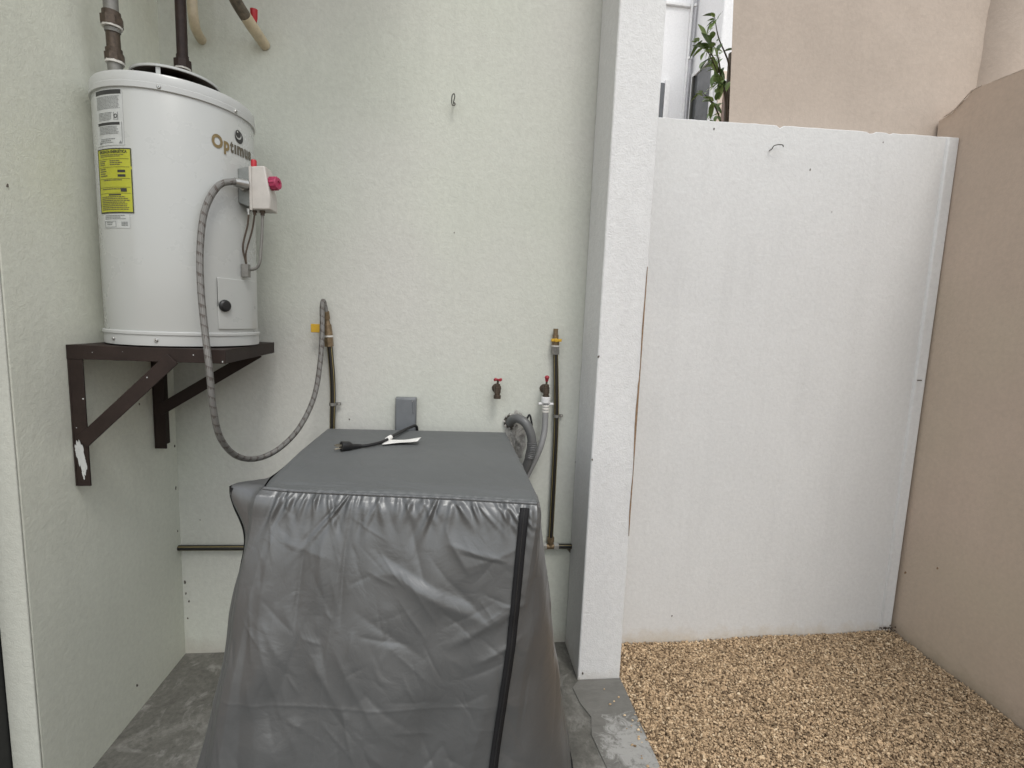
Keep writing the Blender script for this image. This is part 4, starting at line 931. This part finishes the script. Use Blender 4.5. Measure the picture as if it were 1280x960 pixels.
# the large ones that the picture shows: (a, v, angle, length, width, amplitude)
CREASES += [(0.50, 0.235, 0.45, 0.17, 0.034, 0.012), (0.46, 0.19, 0.45, 0.16, 0.022, -0.007), (0.62, 0.30, -0.65, 0.10, 0.020, 0.007), (0.66, 0.36, -0.55, 0.07, 0.013, 0.005),
            (0.165, 0.20, 1.52, 0.17, 0.012, -0.009), (0.27, 0.20, 1.52, 0.12, 0.009, -0.006), (0.21, 0.17, 1.50, 0.12, 0.022, 0.007), (0.08, 0.20, 1.50, 0.20, 0.018, 0.006),
            (0.015, 0.45, 1.50, 0.42, 0.030, 0.011), (0.085, 0.55, 1.47, 0.38, 0.020, -0.009), (0.13, 0.60, 1.45, 0.40, 0.030, 0.007), (0.07, 0.32, 1.3, 0.10, 0.010, 0.004), (0.13, 0.42, 1.2, 0.12, 0.012, 0.004),
            (0.24, 0.42, 0.95, 0.20, 0.020, 0.005), (0.33, 0.46, 1.0, 0.14, 0.016, 0.004), (0.40, 0.33, 0.55, 0.12, 0.018, -0.004),
            (0.55, 0.12, 1.1, 0.07, 0.014, 0.006), (0.45, 0.13, 1.25, 0.09, 0.014, -0.006), (0.60, 0.13, 0.3, 0.08, 0.016, 0.005), (0.16, 0.80, 0.15, 0.12, 0.014, 0.003),
            (0.50, 0.70, 0.12, 0.20, 0.030, 0.005), (0.35, 0.78, -0.2, 0.26, 0.030, 0.007), (0.10, 0.75, 1.2, 0.16, 0.018, 0.005), (0.40, 0.60, 1.5, 0.35, 0.045, 0.006), (0.60, 0.60, 1.45, 0.35, 0.035, -0.006),
            # fold lines left from its packaging
            (0.35, 0.50, 0.0, 0.60, 0.0035, 0.0012), (0.25, 0.55, 1.5708, 0.6, 0.0035, 0.0011), (0.49, 0.62, 1.5708, 0.5, 0.0035, -0.0010), (0.35, 0.74, 0.0, 0.55, 0.0035, -0.0011)]
def path_at(P, t, smooth):
    i = np.clip(np.floor(t).astype(int), 0, len(P) - 2); f = (t - i)[..., None]
    lin = P[i] * (1 - f) + P[i + 1] * f
    p0 = P[np.maximum(i - 1, 0)]; p1 = P[i]; p2 = P[i + 1]; p3 = P[np.minimum(i + 2, len(P) - 1)]
    cr = 0.5 * (2 * p1 + (p2 - p0) * f + (2 * p0 - 5 * p1 + 4 * p2 - p3) * f ** 2 + (3 * p1 - p0 - 3 * p2 + p3) * f ** 3)
    return lin * (1 - smooth) + cr * smooth
LEN = np.concatenate([[0], np.cumsum(np.linalg.norm(np.diff((TOPP + BOTP) / 2, axis=0), axis=1))])
def skirt(t, v, off=0.0):
    """t along the control points, v 0..1 down -> xyz"""
    v = np.broadcast_to(v, t.shape)
    s = np.clip(v, 0, 1) ** 0.92; s = s[..., None]
    sm = np.clip(v * 3.0, 0, 1)[..., None]
    def core(tt):
        q = path_at(TOPP, tt, sm * 0.999) * (1 - s) + path_at(BOTP, tt, np.ones_like(sm)) * s
        return q
    p = core(t); e = 1e-3
    d = core(np.clip(t + e, 0, 8.999)) - core(np.clip(t - e, 0, 8.999)); d /= (np.linalg.norm(d, axis=-1, keepdims=True) + 1e-12)
    n = np.stack([d[..., 1], -d[..., 0]], -1)
    a = np.interp(t, np.arange(10), LEN) - LEN[3]; b = v * 0.98
    h = np.zeros_like(t)
    grow = np.clip(v * 2.2, 0, 1)
    h += 0.016 * vnoise(a * 4.2 + b * 1.0, b * 1.6 + 3, 1) * grow
    h += 0.0075 * vnoise(a * 9 + b * 3, b * 5 - a * 2, 2) * grow
    n3 = np.abs(vnoise(a * 14 + b * 3, b * 4.5 - a, 3)); h += 0.0040 * (0.35 - n3) * np.clip(v * 6, 0, 1) * (0.5 + 0.6 * vnoise(a * 3 + 9, b * 3, 14))
    inside = np.clip((a + 0.01) / 0.03, 0, 1) * np.clip((0.735 - a) / 0.03, 0, 1)
    for pa_, lean, L, W, A in PUCK:
        q = a - pa_ - np.tan(lean) * b; ww = W * (1 + 10 * b)
        h += inside * 0.8 * A * (np.exp(-(q / ww) ** 2) - 0.55 * np.exp(-((np.abs(q) - 1.9 * ww) / ww) ** 2)) * np.exp(-(b / L) ** 2) * np.clip(b / 0.007, 0, 1)
    h += 0.026 * (1 - np.exp(-b / 0.075)) * np.clip((t - 2.9) / 0.3, 0, 1) * np.clip((7.2 - t) / 1.0, 0, 1)
    h += 0.006 * np.exp(-((b - 0.03) / 0.03) ** 2)
    for ca, cv, an, L, W, A in CREASES:
        dx = a - ca; dy = b - cv; s1 = dx * math.cos(an) + dy * math.sin(an); q = -dx * math.sin(an) + dy * math.cos(an)
        q = q + 0.03 * s1 * s1 / L
        k = np.maximum(0, 1 - (s1 / L) ** 2)
        h += A * k * np.exp(-(np.sqrt(q * q + (0.22 * W) ** 2) - 0.22 * W) / W * (1.0 + 0.6 * (q > 0))) * 0.78
    # pinch of cloth pushed out at the front-left corner
    pinch = np.exp(-((t - 2.45) / 0.42) ** 2) * np.exp(-((v - 0.025) / 0.075) ** 2)
    h += 0.072 * pinch
    h *= np.clip(v * 60, 0, 1)
    h += off
    x = p[..., 0] + n[..., 0] * h; y = p[..., 1] + n[..., 1] * h
    z = HT - 0.003 - v * 0.975 + 0.004 * np.sin(a * 7) * v + 0.02 * np.exp(-((t - 2.45) / 0.5) ** 2) * np.exp(-((v - 0.02) / 0.05) ** 2)
    z = np.minimum(z, HT + 0.004)
    # keep the cloth off the wall behind
    y = np.minimum(y, 2.062)
    return np.stack([x, y, z], -1)
def grid_faces(nu, nv):
    i, j = np.meshgrid(np.arange(nu - 1), np.arange(nv - 1), indexing='ij'); a = i * nv + j
    return np.stack([a, a + nv, a + nv + 1, a + 1], -1).reshape(-1, 4)
def skirt_panel(name, t0, t1, nu, nv, zip_at=None):
    t, v = np.meshgrid(np.linspace(t0, t1, nu), np.linspace(0, 1, nv) ** 1.05, indexing='ij')
    return np_mesh(name, skirt(t, v).reshape(-1, 3), grid_faces(nu, nv), M['cover'], root)
skirt_panel('front_panel', 3.0, 6.0, 300, 330)
skirt_panel('left_panel', 0.0, 3.0, 150, 220)
skirt_panel('right_panel', 6.0, 9.0, 180, 240)
skirt_panel('rear_panel', 0.0, 0.02, 3, 20)
# rear: straight drop
m = MB(); m.grid([[(-0.495 + 0.702 * i / 20, 1.990 - 0.012 * i / 20, 0.997 - 0.97 * j / 12) for j in range(13)] for i in range(21)]); m.build('rear_cloth', M['cover'], root)
bpy.data.objects.remove(bpy.data.objects['rear_panel'])
# top cloth
nu, nv = 150, 150
U, V = np.meshgrid(np.linspace(0, 1, nu), np.linspace(0, 1, nv), indexing='ij')
fr_ = path_at(TOPP, 3 + 3 * U, np.zeros((nu, nv, 1))); bk = np.stack([-.495 + .702 * U, 1.985 - 0.010 * U], -1)
lf = path_at(TOPP, 3 - 3 * V, np.zeros((nu, nv, 1))); rt = path_at(TOPP, 6 + 3 * V, np.zeros((nu, nv, 1)))
c00 = TOPP[3]; c10 = TOPP[6]; c01 = np.array([-.495, 1.985]); c11 = np.array([.207, 1.975])
Uu, Vv = U[..., None], V[..., None]
XY = fr_ * (1 - Vv) + bk * Vv + lf * (1 - Uu) + rt * Uu - (c00 * (1 - Uu) * (1 - Vv) + c10 * Uu * (1 - Vv) + c01 * (1 - Uu) * Vv + c11 * Uu * Vv)
edge = np.minimum.reduce([U, 1 - U, V, 1 - V]); k = np.clip(edge / 0.06, 0, 1)
Z = HT + 0.0015 + k * (0.0055 * vnoise(U * 4 + V * 2, V * 4, 21) + 0.0022 * (0.3 - np.abs(vnoise(U * 13 + V * 9, V * 12, 22)))) - 0.004 * np.clip(1 - edge / 0.02, 0, 1)
# shallow puckers along the front seam
Z += 0.0022 * np.exp(-(V / 0.035) ** 2) * np.sin(U * 0.72 * 2 * np.pi / 0.030 + 3 * vnoise(U * 9, V * 2, 23)) * np.clip(V / .004, 0, 1)
# sag towards the front-left corner
sag = np.exp(-((U) / 0.16) ** 2) * np.exp(-((V - 0.16) / 0.22) ** 2); Z -= 0.012 * sag * np.clip(U / 0.08, 0, 1)
XY[..., 0] -= 0.0 * np.exp(-(U / 0.10) ** 2) * np.exp(-((V - 0.09) / 0.085) ** 2)
np_mesh('top_panel', np.concatenate([XY, Z[..., None]], -1).reshape(-1, 3), grid_faces(nu, nv), M['cover_top'], root)
# piped seam round the top
def ribbon(t_of_v, vs, width, off, mat, name, across=True, thick=0.0025):
    """strip following the skirt; width in metres along the perimeter"""
    t = t_of_v(vs); dt = 1e-2
    p = skirt(t, vs, off); q = skirt(t + dt, vs, off); m_per_t = np.linalg.norm(q - p, axis=-1) / dt + 1e-6
    hw = width / 2 / m_per_t; cols = [skirt(np.clip(t + hw * k, 0, 8.999), vs, off + o_) for k, o_ in ((-1, -thick), (-1, 0), (-.33, .0006), (.33, .0006), (1, 0), (1, -thick))]
    kk = np.ones(11) / 11                                    # the stiff tape rides over the small puckers
    co = np.stack(cols, 0)
    for a_ in range(6):
        for b_ in range(3):
            pad = np.concatenate([np.full(5, co[a_, 0, b_]), co[a_, :, b_], np.full(5, co[a_, -1, b_])]) if False else np.pad(co[a_, :, b_], 5, mode='reflect', reflect_type='odd')
            co[a_, :, b_] = np.convolve(pad, kk, 'valid')
    return np_mesh(name, co.reshape(-1, 3), grid_faces(6, len(vs)), mat, root)
vs = np.linspace(0.012, 0.995, 240)
zt_ = ribbon(lambda v: 5.86 + 0.10 * v, vs, 0.023, 0.0065, M['zip'], 'zip_tape')
vs2 = np.linspace(0.022, 0.995, 200)
ribbon(lambda v: 2.45 - 0.9 * v, vs2, 0.030, 0.0045, M['zip'], 'zip_tape')
# coil teeth of the zip as a raised cord
tt = 5.86 + 0.10 * vs; c = skirt(tt, vs, 0.0078); c = np.stack([np.convolve(np.pad(c[:, q_], 5, mode='reflect', reflect_type='odd'), np.ones(11) / 11, 'valid') for q_ in range(3)], -1); m = MB(); m.tube([Vector(map(float, q)) for q in c], 0.0022, 6); m.build('zip_coil', M['black'], root)
# hem binding
ts = np.linspace(0.02, 8.98, 400); c = skirt(ts, np.full_like(ts, 0.998), 0.001); m = MB(); m.tube([Vector(map(float, q)) for q in c], 0.005, 6); m.build('hem_binding', M['zip'], root)
# top seam cord
ts = np.linspace(2.95, 6.05, 260); c = skirt(ts, np.full_like(ts, 0.004), 0.0015); m = MB(); m.tube([Vector(map(float, q)) for q in c], 0.0022, 6); m.build('seam_cord', M['cover'], root)

# power cord on top
root = empty('power_cord', (-0.25, 1.75, 1.0)); tag(root, 'black power cord with three-pin plug and white tag lying on the grey cover', 'power cord')
zc = HT + 0.009
cp = spline([(-0.150, 2.02, 0.93), (-0.150, 2.012, 0.985), (-0.155, 1.99, zc + .006), (-0.180, 1.955, zc + .004), (-0.205, 1.88, zc + .004), (-0.222, 1.80, zc + .008), (-0.245, 1.735, zc + .004), (-0.285, 1.690, zc + .002), (-0.318, 1.668, zc + .003)], 8)
m = MB(); m.tube(cp, 0.0056, 10); m.build('cable', M['black'], root)
m = MB(); m.tube([(-0.309, 1.673, zc + .003), (-0.335, 1.656, zc + .005), (-0.345, 1.650, zc + .008), (-0.366, 1.637, zc + .010), (-0.367, 1.636, zc + .010)], [.0065, .010, .016, .017, .012], 10); m.build('plug', M['black'], root, angle=40)
pd = Vector((-0.78, -0.60, -.03)).normalized(); sd = Vector((-pd.y, pd.x, 0)).normalized()
for k, (s1, up) in enumerate(((-.0063, .005), (.0063, .005), (0, -.006))):
    c = Vector((-0.367, 1.636, zc + .010)) + sd * s1 + Vector((0, 0, up)); m = MB()
    if k < 2: mt = Matrix.Translation(c) @ pd.to_track_quat('X', 'Z').to_matrix().to_4x4(); m.box(0, .018, -.0008, .0008, -.003, .003, mt)
    else: m.tube([c, c + pd * .021], .0024, 8)
    m.build('prong', M['prong'], root)
m = MB(); m.tube([(-0.2265, 1.785, zc + .0075), (-0.236, 1.757, zc + .0055)], 0.0085, 10); m.build('tag_loop', M['paper'], root)
rows = []
for i in range(13):
    r_ = []
    for j in range(9):
        a = i / 12; b = j / 8; x = -0.246 + 0.118 * a + .010 * b; y = 1.705 + 0.070 * b + 0.028 * a - .02 * a * b
        r_.append((x, y, HT + 0.0105 + 0.010 * a * a * (1 - .6 * b) + 0.004 * math.sin(a * 5 + b * 3) * a))
    rows.append(r_)
m = MB(); m.grid(rows); tg = m.build('paper_tag', M['paper'], root); sol = tg.modifiers.new('thick', 'SOLIDIFY'); sol.thickness = 0.0006
